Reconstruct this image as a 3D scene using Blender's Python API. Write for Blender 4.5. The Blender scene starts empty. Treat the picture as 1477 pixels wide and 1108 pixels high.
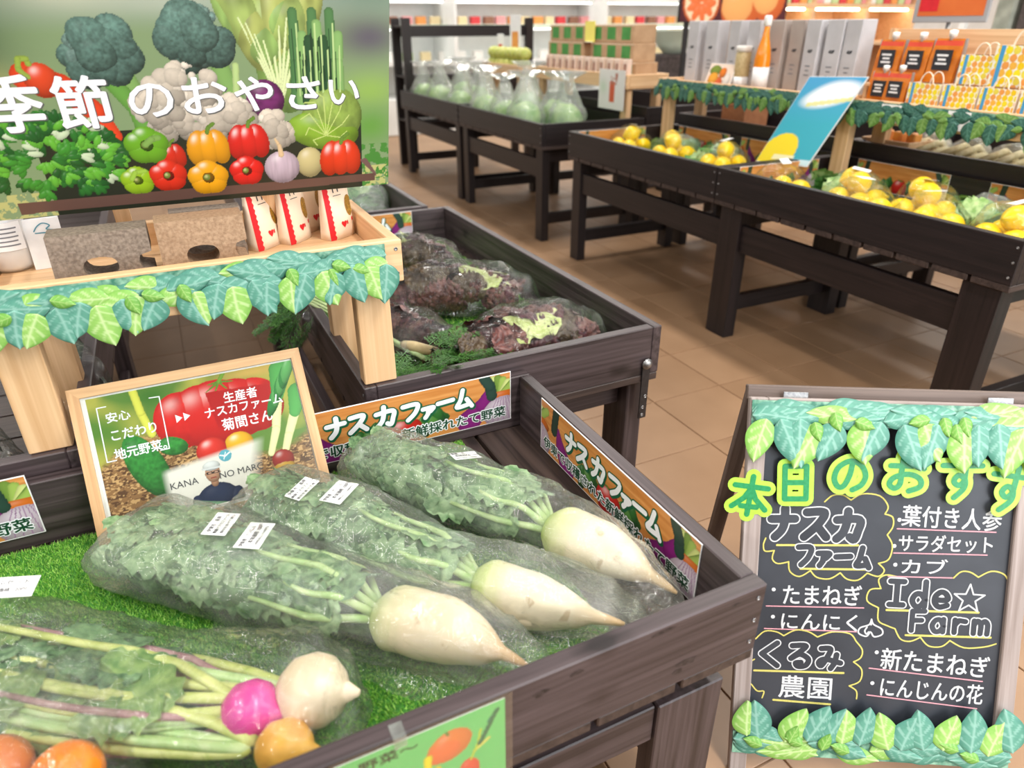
import bpy, bmesh, math, random
import numpy as np
from mathutils import Vector, Matrix, noise as mnoise
random.seed(7)
PI = math.pi
SC = bpy.context.scene
COL = SC.collection

# ------------------------------------------------------------------ camera, sky, lamps, exposure
cam = bpy.data.cameras.new('camera')
camo = bpy.data.objects.new('camera', cam)
COL.objects.link(camo)
SC.camera = camo
yaw, pitch, roll = .44603, .477369, -.005049
fwd = Vector((math.sin(yaw) * math.cos(pitch), math.cos(yaw) * math.cos(pitch), -math.sin(pitch)))
rgt = Vector((math.cos(yaw), -math.sin(yaw), 0))
upv = rgt.cross(fwd)
r2 = rgt * math.cos(roll) + upv * math.sin(roll)
u2 = upv * math.cos(roll) - rgt * math.sin(roll)
mw = Matrix((r2, u2, -fwd)).transposed().to_4x4()
mw.translation = (0, 0, 1.45)
camo.matrix_world = mw
cam.sensor_width = 36
cam.lens = 1001.9 / 1477 * 36
cam.clip_start = .05
cam.dof.use_dof = True
cam.dof.focus_distance = 1.62
cam.dof.aperture_fstop = 2.5

W = bpy.data.worlds.new('store_light')
SC.world = W
W.use_nodes = True
bg = W.node_tree.nodes['Background']
bg.inputs[0].default_value = (1, .97, .93, 1)
bg.inputs[1].default_value = .24

def lamp(x, y, z, sx, sy, e, col=(1, .96, .9)):
    l = bpy.data.lights.new('ceiling_and_fill_lamp', 'AREA')
    l.shape = 'RECTANGLE'
    l.size, l.size_y, l.energy, l.color = sx, sy, e, col
    o = bpy.data.objects.new('ceiling_and_fill_lamp', l)
    COL.objects.link(o)
    o.location = (x, y, z)
for lx in (-2.9, 2.75, 5.3, 7.9):
    for ly in (-.6, 1.9, 4.6, 7.4, 9.6):
        lamp(lx, ly, 3.1, .25, 1.3, 46 if lx < 0 else 33)
lamp(1.15, -.1, 3.1, .25, 1.3, 46)  # this and the next two are added fill lights to brighten the front bin
lamp(1.15, -1.7, 3.1, .25, 1.3, 40)
lamp(-1.5, .9, 3.1, .25, 1.3, 40)
def window(x, y, z, sx, sy, e, tx, ty, tz):   # daylight through the shop front behind the camera
    l = bpy.data.lights.new('shop_front_window', 'AREA')
    l.shape = 'RECTANGLE'
    l.size, l.size_y, l.energy, l.color = sx, sy, e, (.90, .95, 1)
    o = bpy.data.objects.new('shop_front_window', l)
    COL.objects.link(o)
    o.location = (x, y, z)
    o.rotation_euler = (Vector((tx, ty, tz)) - Vector((x, y, z))).to_track_quat('-Z', 'Y').to_euler()
window(2.4, -3.4, 1.8, 4.5, 2.4, 160, .7, 1.5, .9)
SC.view_settings.view_transform = 'Standard'
SC.view_settings.look = 'None'
SC.view_settings.gamma = 1
SC.view_settings.use_curve_mapping = False
SC.view_settings.exposure = .36
SC.cycles.transparent_max_bounces = 32

# ------------------------------------------------------------------ helpers
def L(r, g, b, a=1):
    f = lambda c: (c / 255 / 12.92 if c / 255 <= .04045 else ((c / 255 + .055) / 1.055) ** 2.4)
    return (f(r), f(g), f(b), a)

class NT:
    def __init__(s, name):
        s.m = bpy.data.materials.new(name)
        s.m.use_nodes = True
        s.t = s.m.node_tree
        s.p = s.t.nodes['Principled BSDF']
    def n(s, typ, **kw):
        x = s.t.nodes.new('ShaderNode' + typ)
        for k, v in kw.items():
            if k.startswith('i_'):
                x.inputs[k[2:].replace('_', ' ')].default_value = v
            else:
                setattr(x, k, v)
        return x
    def l(s, a, b):
        s.t.links.new(a, b)
    def ramp(s, fac, stops):
        r = s.n('ValToRGB')
        e = r.color_ramp.elements
        while len(e) < len(stops):
            e.new(.5)
        for k, (p, c) in enumerate(stops):
            e[k].position = p
            e[k].color = c
        s.l(fac, r.inputs[0])
        return r.outputs[0]
    def coords(s, scale=(1, 1, 1), rnd=True):
        tc = s.n('TexCoord')
        mp = s.n('Mapping')
        mp.inputs['Scale'].default_value = scale
        src = tc.outputs['Object']
        if rnd:
            oi = s.n('ObjectInfo')
            ad = s.n('VectorMath', operation='MULTIPLY_ADD')
            cv = s.n('CombineXYZ')
            for k in range(3):
                s.l(oi.outputs['Random'], cv.inputs[k])
            ad.inputs[1].default_value = (7.3, 5.1, 9.7)
            s.l(cv.outputs[0], ad.inputs[0])
            s.l(src, ad.inputs[2])
            src = ad.outputs[0]
        s.l(src, mp.inputs[0])
        return mp.outputs[0]
    def bump(s, h, strength=.3, dist=.002):
        b = s.n('Bump')
        b.inputs['Strength'].default_value = strength
        b.inputs['Distance'].default_value = dist
        s.l(h, b.inputs['Height'])
        s.l(b.outputs[0], s.p.inputs['Normal'])

def pmat(name, c1, c2=None, rough=.5, ns=20, bump=0, spec=.5, bdist=.002, metal=0, detail=4, sss=0):
    q = NT(name)
    q.p.inputs['Roughness'].default_value = rough
    q.p.inputs['Specular IOR Level'].default_value = spec
    q.p.inputs['Metallic'].default_value = metal
    nz = q.n('TexNoise')
    nz.inputs['Scale'].default_value = ns
    nz.inputs['Detail'].default_value = detail
    q.l(q.coords(), nz.inputs['Vector'])
    q.l(q.ramp(nz.outputs[0], [(.35, c1), (.65, c2 or c1)]), q.p.inputs['Base Color'])
    if bump:
        q.bump(nz.outputs[0], bump, bdist)
    if sss:
        q.p.inputs['Subsurface Weight'].default_value = sss
        q.p.inputs['Subsurface Radius'].default_value = (.01, .01, .005)
    return q.m

def wood(name, c1, c2, axis, rough=.5, knots=0, cross=55, along=2.2, bump=.25, mid=None):
    q = NT(name)
    sc = [cross] * 3
    sc['xyz'.index(axis)] = along
    nz = q.n('TexNoise')
    nz.inputs['Scale'].default_value = 1
    nz.inputs['Detail'].default_value = 5
    nz.inputs['Distortion'].default_value = .6
    q.l(q.coords(sc), nz.inputs['Vector'])
    col = q.ramp(nz.outputs[0], [(.32, c1), (.68, c2)] if not mid else [(.3, c1), (.5, mid), (.7, c2)])
    if knots:
        sk = [9] * 3
        sk['xyz'.index(axis)] = 4
        vo = q.n('TexVoronoi')
        vo.inputs['Scale'].default_value = 1
        n2 = q.n('TexNoise')
        n2.inputs['Scale'].default_value = 14
        q.l(q.coords(sk), vo.inputs['Vector'])
        q.l(q.coords(), n2.inputs['Vector'])
        ad = q.n('MixRGB', blend_type='ADD')
        ad.inputs[0].default_value = .25
        q.l(vo.outputs['Distance'], ad.inputs[1])
        q.l(n2.outputs[0], ad.inputs[2])
        k = q.ramp(ad.outputs[0], [(.19, (.1, .08, .08, 1)), (.25, (.5, .47, .47, 1)), (.36, (1, 1, 1, 1))])
        mx = q.n('MixRGB', blend_type='MULTIPLY')
        mx.inputs[0].default_value = knots
        q.l(col, mx.inputs[1])
        q.l(k, mx.inputs[2])
        col = mx.outputs[0]
    q.l(col, q.p.inputs['Base Color'])
    q.p.inputs['Roughness'].default_value = rough
    q.bump(nz.outputs[0], bump, .0015)
    return q.m

def colmat(name, rough=.45, spec=.5, bump=0, ns=300, sheen=0):
    """printed or dyed surface: takes its colours from the mesh colour attribute"""
    q = NT(name)
    a = q.n('Attribute', attribute_name='Col')
    q.l(a.outputs['Color'], q.p.inputs['Base Color'])
    q.p.inputs['Roughness'].default_value = rough
    q.p.inputs['Specular IOR Level'].default_value = spec
    if bump:
        nz = q.n('TexNoise')
        nz.inputs['Scale'].default_value = ns
        q.l(q.coords(), nz.inputs['Vector'])
        q.bump(nz.outputs[0], bump, .001)
    return q.m

def film(name, haze=.12, tint=(.97, .985, .97, 1), gloss=.5, ns=16, bstr=.7, white=(.85, .9, .85, 1), rough=.1, base=.045):
    """clear plastic film: see-through, with crinkled gloss and a little milkiness"""
    q = NT(name)
    t = q.t
    t.nodes.remove(q.p)
    out = t.nodes['Material Output']
    co = q.coords((1, 1, 1))
    nz = q.n('TexNoise')
    nz.inputs['Scale'].default_value = ns
    nz.inputs['Detail'].default_value = 4
    nz.inputs['Distortion'].default_value = 1.2
    q.l(co, nz.inputs['Vector'])
    rid = q.n('Math', operation='SUBTRACT')
    q.l(nz.outputs[0], rid.inputs[0])
    rid.inputs[1].default_value = .5
    ab = q.n('Math', operation='ABSOLUTE')
    q.l(rid.outputs[0], ab.inputs[0])
    b = q.n('Bump')
    b.inputs['Strength'].default_value = bstr
    b.inputs['Distance'].default_value = .02
    q.l(ab.outputs[0], b.inputs['Height'])
    tr = q.n('BsdfTransparent')
    tr.inputs[0].default_value = tint
    df = q.n('BsdfDiffuse')
    df.inputs[0].default_value = white
    gl = q.n('BsdfGlossy')
    gl.inputs['Roughness'].default_value = rough
    q.l(b.outputs[0], gl.inputs['Normal'])
    fr = q.n('LayerWeight')
    fr.inputs[0].default_value = .24
    q.l(b.outputs[0], fr.inputs['Normal'])
    m1 = q.n('MixShader')
    n2 = q.n('TexNoise')
    n2.inputs['Scale'].default_value = ns * .6
    n2.inputs['Detail'].default_value = 3
    q.l(co, n2.inputs['Vector'])
    hz = q.n('MapRange')
    hz.inputs['From Min'].default_value = .35
    hz.inputs['From Max'].default_value = .65
    hz.inputs['To Min'].default_value = haze * .6
    hz.inputs['To Max'].default_value = haze * 1.4
    q.l(n2.outputs[0], hz.inputs[0])
    q.l(hz.outputs[0], m1.inputs[0])
    q.l(tr.outputs[0], m1.inputs[1])
    q.l(df.outputs[0], m1.inputs[2])
    m2 = q.n('MixShader')
    g = q.n('MapRange')
    g.inputs['To Min'].default_value = base
    g.inputs['To Max'].default_value = gloss
    q.l(fr.outputs['Fresnel'], g.inputs[0])
    q.l(g.outputs[0], m2.inputs[0])
    q.l(m1.outputs[0], m2.inputs[1])
    q.l(gl.outputs[0], m2.inputs[2])
    q.l(m2.outputs[0], out.inputs[0])
    return q.m

def mesh(name, v, f, mat=None, smooth=False, cols=None):
    m = bpy.data.meshes.new(name)
    m.from_pydata([tuple(p) for p in v], [], f)
    if mat:
        m.materials.append(mat)
    if smooth:
        m.polygons.foreach_set('use_smooth', [True] * len(m.polygons))
    if cols is not None:
        setcol(m, cols)
    return m
def setcol(m, cols):
    a = m.color_attributes.new('Col', 'FLOAT_COLOR', 'POINT')
    c = np.ones((len(cols), 4), np.float32)
    c[:, :3] = cols
    a.data.foreach_set('color', c.ravel())
def thing(name, label, cat, loc=(0, 0, 0), rotz=0, group=None, data=None):
    o = bpy.data.objects.new(name, data)
    COL.objects.link(o)
    o.location = loc
    o.rotation_euler = (0, 0, rotz)
    o['label'] = label
    o['category'] = cat
    if group:
        o['group'] = group
    return o
def part(name, data, parent, loc=(0, 0, 0), rot=(0, 0, 0), scale=None, label=None):
    o = bpy.data.objects.new(name, data)
    COL.objects.link(o)
    o.parent = parent
    o.location = loc
    o.rotation_euler = rot
    if scale:
        o.scale = scale
    if label:
        o['label'] = label
    return o
def struct(name, data, loc=(0, 0, 0), label=None):
    o = bpy.data.objects.new(name, data)
    COL.objects.link(o)
    o.location = loc
    o['kind'] = 'structure'
    if label:
        o['label'] = label
    return o
def copy_tree(o, parent=None):
    c = o.copy()
    COL.objects.link(c)
    if parent:
        c.parent = parent
    for ch in list(o.children):
        copy_tree(ch, c)
    return c

_bx = {}
def box(dx, dy, dz, mat, bev=.002):
    k = (round(dx, 4), round(dy, 4), round(dz, 4), mat.name, bev)
    if k not in _bx:
        bm = bmesh.new()
        bmesh.ops.create_cube(bm, size=1)
        for v in bm.verts:
            v.co.x *= dx
            v.co.y *= dy
            v.co.z *= dz
        if bev:
            bmesh.ops.bevel(bm, geom=bm.edges[:], offset=min(bev, dx * .3, dy * .3, dz * .3), segments=1, affect='EDGES')
        m = bpy.data.meshes.new('box')
        bm.to_mesh(m)
        bm.free()
        m.materials.append(mat)
        _bx[k] = m
    return _bx[k]
def quadbox(corners4, depth, mat):
    """prism from 4 corners (list of vectors, ccw) extruded by depth vector"""
    v = [Vector(c) for c in corners4] + [Vector(c) + Vector(depth) for c in corners4]
    n = len(corners4)
    f = [list(range(n))[::-1], list(range(n, 2 * n))] + [[i, (i + 1) % n, n + (i + 1) % n, n + i] for i in range(n)]
    return mesh('prism', v, f, mat)
def tube(pts, rad, mat, n=10, cap=True, squash=1.0):
    pts = [Vector(p) for p in pts]
    V, F = [], []
    up = Vector((0, 0, 1))
    for i, p in enumerate(pts):
        t = (pts[min(i + 1, len(pts) - 1)] - pts[max(i - 1, 0)]).normalized()
        a = t.cross(up)
        if a.length < .05:
            a = t.cross(Vector((1, 0, 0)))
        a.normalize()
        b = a.cross(t)
        r = rad[i] if hasattr(rad, '__len__') else rad
        for k in range(n):
            w = 2 * PI * k / n
            V.append(p + a * r * math.cos(w) + b * r * squash * math.sin(w))
    for i in range(len(pts) - 1):
        for k in range(n):
            F.append([i * n + k, i * n + (k + 1) % n, (i + 1) * n + (k + 1) % n, (i + 1) * n + k])
    if cap:
        F.append(list(range(n))[::-1])
        F.append([(len(pts) - 1) * n + k for k in range(n)])
    return mesh('tube', V, F, mat, True)
def lathe(prof, mat, n=20, wob=0, cols=None, axis='z'):
    V, F = [], []
    for i, (r, z) in enumerate(prof):
        for k in range(n):
            w = 2 * PI * k / n
            rr = r * (1 + wob * mnoise.noise((math.cos(w) * 1.5, math.sin(w) * 1.5, z * 25)))
            p = (rr * math.cos(w), rr * math.sin(w), z)
            V.append(p if axis == 'z' else (p[2], p[0], p[1]))
    for i in range(len(prof) - 1):
        for k in range(n):
            F.append([i * n + k, i * n + (k + 1) % n, (i + 1) * n + (k + 1) % n, (i + 1) * n + k])
    F.append(list(range(n))[::-1])
    F.append([(len(prof) - 1) * n + k for k in range(n)])
    return mesh('lathe', V, F, mat, True)
def gridmesh(nx, ny, fn, mat, smooth=True, cols=None, closed=False):
    V = [fn(i / (nx - (0 if closed else 1)), j / (ny - 1)) for j in range(ny) for i in range(nx)]
    F = []
    for j in range(ny - 1):
        for i in range(nx if closed else nx - 1):
            i2 = (i + 1) % nx
            F.append([j * nx + i, j * nx + i2, (j + 1) * nx + i2, (j + 1) * nx + i])
    return mesh('sheet', V, F, mat, smooth, cols)
def blob(rx, ry, rz, mat, amp=.1, fr=8, seed=0, sub=3, ridged=False):
    bm = bmesh.new()
    bmesh.ops.create_icosphere(bm, subdivisions=sub, radius=1)
    for v in bm.verts:
        c = v.co.copy()
        q = Vector((c.x * rx, c.y * ry, c.z * rz)) * fr + Vector((seed, seed * 2, 0))
        nn = mnoise.fractal(q, 1, 2, 3)
        if ridged:
            nn = abs(nn) * 2 - .5
        v.co = Vector((c.x * rx, c.y * ry, c.z * rz)) * (1 + amp * nn)
    m = bpy.data.meshes.new('blob')
    bm.to_mesh(m)
    bm.free()
    m.materials.append(mat)
    m.polygons.foreach_set('use_smooth', [True] * len(m.polygons))
    return m

def text_mesh(body, w, h, mat, bold=0, keep=False):
    """lettering as flat geometry, scaled into a w x h box about its centre"""
    c = bpy.data.curves.new('lettering', 'FONT')
    c.body = body
    c.size = 1
    c.resolution_u = 3
    o = bpy.data.objects.new('lettering', c)
    m = bpy.data.meshes.new_from_object(o)
    bpy.data.objects.remove(o)
    bpy.data.curves.remove(c)
    co = np.zeros(len(m.vertices) * 3)
    m.vertices.foreach_get('co', co)
    co = co.reshape(-1, 3)
    mn, mx = co.min(0), co.max(0)
    s = np.array([w / (mx[0] - mn[0]), h / (mx[1] - mn[1])])
    if keep:
        s[:] = s.min()
    co[:, :2] = (co[:, :2] - (mn + mx)[:2] / 2) * s
    co[:, 2] = 0
    m.vertices.foreach_set('co', co.ravel())
    if bold > 0:      # heavier weight: copies of the outline shifted round a small circle, each a hair lower
        fc = [list(p.vertices) for p in m.polygons]
        n0 = len(co)
        nb = 8 if bold < .05 else 12
        rr = bold * h / max(1, body.count('\n') + 1)
        V = [co]
        F = list(fc)
        for k in range(nb):
            d = np.array([math.cos(2 * PI * k / nb) * rr, math.sin(2 * PI * k / nb) * rr, -2.2e-5 * (k + 1)])
            V.append(co + d)
            F += [[i + n0 * (k + 1) for i in f] for f in fc]
        bpy.data.meshes.remove(m)
        m = mesh('lettering', np.concatenate(V), F)
    m.materials.clear()
    m.materials.append(mat)
    m.update()
    return m
def text(parent, body, cx, cy, w, h, z, mat, bold=0, rot=0, name='lettering', keep=False):
    return part(name, text_mesh(body, w, h, mat, bold, keep), parent, (cx, cy, z), (0, 0, rot))

def catmull(p, k=6):
    if len(p) < 4:
        return p
    q = [p[0]] + list(p) + [p[-1]]
    out = []
    for i in range(1, len(q) - 2):
        a, b, c, d = [np.array(x, float) for x in q[i - 1:i + 3]]
        for s in range(k):
            t = s / k
            out.append(tuple(.5 * (2 * b + (c - a) * t + (2 * a - 5 * b + 4 * c - d) * t * t + (3 * b - a - 3 * c + d) * t ** 3)))
    out.append(tuple(p[-1]))
    return out
def strokes(lines, r, mat, seg=8):
    """brush strokes as flat ribbons with round ends; each stroke lies a hair above the one before"""
    runs = []
    for ln in lines:
        ln = [tuple(p[:2]) for p in ln]
        cur = [ln[0]]
        for i in range(1, len(ln)):
            cur.append(ln[i])
            if i < len(ln) - 1:
                a1 = math.atan2(ln[i][1] - ln[i - 1][1], ln[i][0] - ln[i - 1][0])
                a2 = math.atan2(ln[i + 1][1] - ln[i][1], ln[i + 1][0] - ln[i][0])
                if abs((a2 - a1 + PI) % (2 * PI) - PI) > .75:
                    runs.append(cur)
                    cur = [ln[i]]
        runs.append(cur)
    V, F = [], []
    for k, ln in enumerate(runs):
        z = (k % 7) * 3e-5
        zi = 3e-6
        if len(ln) == 1:
            b = len(V)
            V += [(ln[0][0] + r * math.cos(PI * q / seg), ln[0][1] + r * math.sin(PI * q / seg), z) for q in range(2 * seg)]
            F.append(list(range(b, b + 2 * seg)))
            continue
        Lp, Rp = [], []
        for i, (x, y) in enumerate(ln):
            x0, y0 = ln[max(i - 1, 0)]
            x1, y1 = ln[min(i + 1, len(ln) - 1)]
            d = math.hypot(x1 - x0, y1 - y0) or 1
            nx, ny = -(y1 - y0) / d * r, (x1 - x0) / d * r
            Lp.append((x + nx, y + ny, z + zi * i))
            Rp.append((x - nx, y - ny, z + zi * i))
        b = len(V)
        V += Lp + Rp
        n = len(ln)
        F += [[b + i, b + n + i, b + n + i + 1, b + i + 1] for i in range(n - 1)]
        for (x, y), (xo, yo) in ((ln[0], ln[1]), (ln[-1], ln[-2])):
            an = math.atan2(y - yo, x - xo)
            b = len(V)
            V += [(x + r * math.cos(an - PI / 2 + PI * q / seg), y + r * math.sin(an - PI / 2 + PI * q / seg), z) for q in range(seg + 1)]
            F.append(list(range(b, b + seg + 1)))
    return mesh('strokes', V, F, mat)
GL = {
 '本': [[(.06, .72), (.94, .74)], [(.5, 1), (.5, 0)], [(.5, .7), (.35, .42), (.06, .16)], [(.5, .7), (.66, .42), (.95, .18)], [(.3, .2), (.72, .22)]],
 '日': [[(.14, .95), (.14, .05)], [(.14, .95), (.86, .95), (.86, .05)], [(.14, .5), (.86, .5)], [(.14, .05), (.86, .05)]],
 'の': [[(.55, .82), (.5, .5), (.36, .18), (.2, .14), (.08, .38), (.18, .72), (.5, .92), (.8, .8), (.94, .5), (.84, .22), (.6, .06)]],
 'お': [[(.06, .72), (.62, .76)], [(.36, 1), (.36, .6), (.36, .22), (.22, .08), (.08, .2), (.2, .4), (.55, .52), (.86, .42), (.9, .2), (.62, .04)], [(.74, .9), (.94, .72)]],
 'す': [[(.02, .76), (.98, .8)], [(.58, 1), (.58, .6), (.56, .4), (.44, .3), (.32, .4), (.42, .54), (.58, .46), (.58, .24), (.36, 0)]],
 'ナ': [[(.03, .62), (.97, .66)], [(.55, 1), (.56, .55), (.46, .25), (.2, 0)]],
 'ス': [[(.12, .9), (.82, .92), (.6, .5), (.06, .04)], [(.55, .45), (.95, .06)]],
 'カ': [[(.03, .68), (.92, .72), (.88, .3), (.76, .02), (.58, .1)], [(.45, 1), (.42, .6), (.3, .25), (.05, .02)]],
 'フ': [[(.06, .9), (.9, .9), (.76, .4), (.3, 0)]],
 'ァ': [[(.1, .62), (.85, .64), (.7, .44), (.56, .36)], [(.48, .5), (.44, .22), (.24, 0)]],
 'ー': [[(.02, .48), (.98, .54)]],
 'ム': [[(.45, 1), (.3, .45), (.1, .08), (.86, .14)], [(.66, .45), (.95, 0)]],
 'く': [[(.8, 1), (.15, .5), (.85, 0)]],
 'る': [[(.15, .92), (.75, .92), (.12, .36), (.5, .56), (.88, .36), (.78, .08), (.45, .02), (.34, .16), (.56, .2)]],
 'み': [[(.1, .86), (.5, .86), (.36, .45), (.14, .1), (.03, .26), (.3, .4), (.97, .26)], [(.78, .62), (.72, .25), (.56, 0)]],
 'I': [[(.1, .97), (.9, .97)], [(.5, .97), (.5, .03)], [(.1, .03), (.9, .03)]],
 'd': [[(.85, 1), (.85, 0)], [(.85, .3), (.6, .5), (.3, .48), (.12, .25), (.3, .02), (.6, .02), (.85, .25)]],
 'e': [[(.12, .3), (.85, .32), (.75, .55), (.45, .62), (.15, .45), (.12, .2), (.4, .02), (.85, .1)]],
 'F': [[(.15, 0), (.15, .95), (.9, .97)], [(.15, .5), (.75, .52)]],
 'a': [[(.8, .62), (.8, 0)], [(.8, .32), (.6, .58), (.3, .55), (.12, .28), (.3, .02), (.6, .04), (.8, .25)]],
 'r': [[(.2, .62), (.2, 0)], [(.2, .35), (.45, .6), (.85, .56)]],
 'm': [[(.08, .62), (.08, 0)], [(.08, .4), (.28, .62), (.5, .45), (.5, 0)], [(.5, .45), (.72, .62), (.92, .45), (.92, 0)]],
}
def glyph(ch, x, y, w, h, rot=0, sm=True):
    out = []
    cx, cy = x + w / 2, y + h / 2
    for ln in GL[ch]:
        p = catmull(ln) if (sm and len(ln) > 3 and ch not in '日') else ln
        q = []
        for a, b in p:
            dx, dy = a * w - w / 2, b * h - h / 2
            q.append((cx + dx * math.cos(rot) - dy * math.sin(rot), cy + dx * math.sin(rot) + dy * math.cos(rot)))
        out.append(q)
    return out

# ------------------------------------------------------------------ materials
DW1, DW2 = L(42, 33, 34), L(82, 70, 72)
DARK = {a: wood('dark_stained_wood_' + a, DW1, DW2, a, .42, .85, 70, 2.0, .35) for a in 'xyz'}
BLACK = {a: wood('black_stained_wood_' + a, L(20, 14, 15), L(38, 28, 28), a, .45, .3, 70, 2.0, .3) for a in 'xyz'}
SLAT = {a: wood('slat_wood_' + a, L(42, 32, 30), L(74, 60, 55), a, .5, .8, 60, 2.0, .35) for a in 'xyz'}
PINE = {a: wood('pale_pine_' + a, L(208, 164, 118), L(232, 194, 150), a, .5, .0, 60, 1.5, .15) for a in 'xyz'}
OAK = {a: wood('oak_veneer_' + a, L(184, 142, 98), L(214, 176, 130), a, .5, 0, 90, 2.5, .2) for a in 'xyz'}
GREYW = {a: wood('grey_washed_wood_' + a, L(138, 124, 118), L(178, 166, 162), a, .55, 0, 80, 2.5, .2) for a in 'xyz'}
GREYB = {a: wood('brown_washed_wood_' + a, L(88, 74, 68), L(120, 104, 96), a, .55, 0, 80, 2.5, .2) for a in 'xyz'}
M_STEEL = pmat('zinc_steel', L(140, 140, 142), L(172, 172, 172), .4, 200, metal=.9)
M_BLKMETAL = pmat('black_metal', L(28, 26, 28), L(40, 38, 40), .4, 90)
M_WHITE = pmat('white_paper', L(236, 236, 238), L(244, 244, 244), .5, 40)
M_INK = pmat('black_ink', L(40, 42, 48), None, .6)
M_GREY = pmat('grey_ink', L(120, 122, 128), None, .6)
M_PRINT = colmat('printed_card', .32, .5)
M_PRINTG = colmat('printed_gloss', .18, .5)
M_LEAFPRINT = colmat('printed_leaf', .4, .4)
M_FILM = film('clear_film', .03, gloss=.65, ns=22, bstr=.95, rough=.08, base=.04)
M_FILMC = film('crisp_film', .012, gloss=.7, ns=26, bstr=1.0, rough=.07, base=.05)
M_FILMF = film('limp_film', .14, gloss=.5, ns=12)

# ------------------------------------------------------------------ setting: floor, walls
M_TILE = pmat('terracotta_beige_tile', L(150, 116, 86), L(164, 129, 98), .42, 2.5, .06, .5, detail=8)
M_GROUT = pmat('grey_grout', L(128, 104, 84), L(140, 116, 94), .8, 60)
M_WALL = pmat('white_wall_paint', L(226, 222, 216), L(234, 230, 226), .7, 8)
qf = NT('tiled_floor')
bk = qf.n('TexBrick')
bk.offset = 0
bk.inputs['Scale'].default_value = 1
bk.inputs['Brick Width'].default_value = .36
bk.inputs['Row Height'].default_value = .366
bk.inputs['Mortar Size'].default_value = .004
bk.inputs['Color1'].default_value = L(150, 117, 87)
bk.inputs['Color2'].default_value = L(162, 128, 97)
bk.inputs['Mortar'].default_value = L(128, 104, 84)
qf.l(qf.coords(rnd=False), bk.inputs['Vector'])
qf.l(bk.outputs[0], qf.p.inputs['Base Color'])
qf.p.inputs['Roughness'].default_value = .45
floor = struct('floor', box(16, 18, .1, qf.m, 0), (4.68, 6, -.054), 'beige tiled shop floor')
tm = box(.3555, .3615, .008, M_TILE, .0015)
for i in range(14):
    for j in range(21):
        part('tile', tm, floor, (1.684 - 6 * .36 + .18 + i * .36 - 4.68, 1.74 - 4 * .366 + .183 + j * .366 - 6, .0505 + random.uniform(-.0004, .0004)))
struct('wall_back', box(16, .1, 3, M_WALL), (4.68, 11.6, 1.5))
struct('wall_right', box(.1, 12.6, 3, M_WALL), (10.6, 5.3, 1.5))

# ------------------------------------------------------------------ produce bins on stands
def board(par, c, d, mats, axis, name='board', label=None):
    return part(name, box(d[0], d[1], d[2], mats[axis], .0025), par, c, label=label)
M_SCREW = lathe([(.0045, 0), (.0045, .001), (.0028, .0016), (.0028, .0006), (.0, .0006)], M_STEEL, 10)

def make_bin(name, label, x0, x1, y0, y1, zt, full='x', slat='y', mats=DARK, group=None, nsl=9, legs=True, legw=(.045, .09), screws=True, legz=None, rotz=0, h=.15):
    cx, cy = (x0 + x1) / 2, (y0 + y1) / 2
    X, Y = x1 - x0, y1 - y0
    r = thing(name, label, 'produce bin', (cx, cy, 0), rotz, group)
    t = .031
    zc = zt - h / 2
    for s in (-1, 1):
        if full == 'x':
            board(r, (0, s * (Y / 2 - t / 2), zc), (X, t, h), mats, 'x', 'long_board')
            board(r, (s * (X / 2 - t / 2), 0, zc), (t, Y - 2 * t - .001, h), mats, 'y', 'end_board')
        else:
            board(r, (s * (X / 2 - t / 2), 0, zc), (t, Y, h), mats, 'y', 'long_board')
            board(r, (0, s * (Y / 2 - t / 2), zc), (X - 2 * t - .001, t, h), mats, 'x', 'end_board')
    zs = zt - h - .0125
    n = nsl
    ax = 0 if slat == 'y' else 1
    span = (X, Y)[ax]
    w = (span - (n - 1) * .012) / n
    for k in range(n):
        p = -span / 2 + w / 2 + k * (w + .012)
        if slat == 'y':
            board(r, (p, 0, zs), (w, Y - .004, .024), SLAT, 'y', 'slat')
        else:
            board(r, (0, p, zs), (X - .004, w, .024), SLAT, 'x', 'slat')
    if screws:
        for s in (-1, 1):
            for k in (-.05, 0, .05):
                if full == 'x':
                    part('screw', M_SCREW, r, (s * (X / 2 - .016), -Y / 2 - .0001, zc + k), (PI / 2, 0, 0), label='silver screw head')
                else:
                    part('screw', M_SCREW, r, (-X / 2 - .0001, s * (Y / 2 - .016), zc + k), (PI / 2, 0, -PI / 2), label='silver screw head')
    if legs:
        lw, ld = legw
        top = legz or (zt - h - .026)
        ix, iy = X / 2 - .025, Y / 2 - .03
        for sx in (-1, 1):
            for sy in (-1, 1):
                board(r, (sx * (ix - lw / 2), sy * (iy - ld / 2), top / 2), (lw, ld, top), BLACK if mats is BLACK else DARK, 'z', 'leg')
            if zt < .8:
                board(r, (sx * (ix - lw / 2), 0, .14), (.035, 2 * (iy - ld) - .002, .07), mats, 'y', 'stretcher')
            else:
                board(r, (0, sx * (iy - ld / 2), .16), (2 * (ix - lw) - .002, .04, .08), mats, 'x', 'stretcher')
            board(r, (sx * (ix - lw / 2), 0, top - (.14 if zt > .8 else .05)), (.035, 2 * (iy - ld) - .002, .13 if zt > .8 else .09), mats, 'y', 'rail')
        for sy in (-1, 1):
            board(r, (0, sy * (iy - ld / 2), top - .05), (2 * (ix - lw) - .002, .03, .09), mats, 'x', 'rail')
        if legz:
            for sx in (-1, 1):
                for sy in (-1, 1):
                    board(r, (sx * (ix - lw - .012), sy * (iy - .045), (top + zt - h - .025) / 2 - .02), (.02, .05, zt - h - .025 - top + .04), mats, 'z', 'bracket')
    return r

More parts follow.
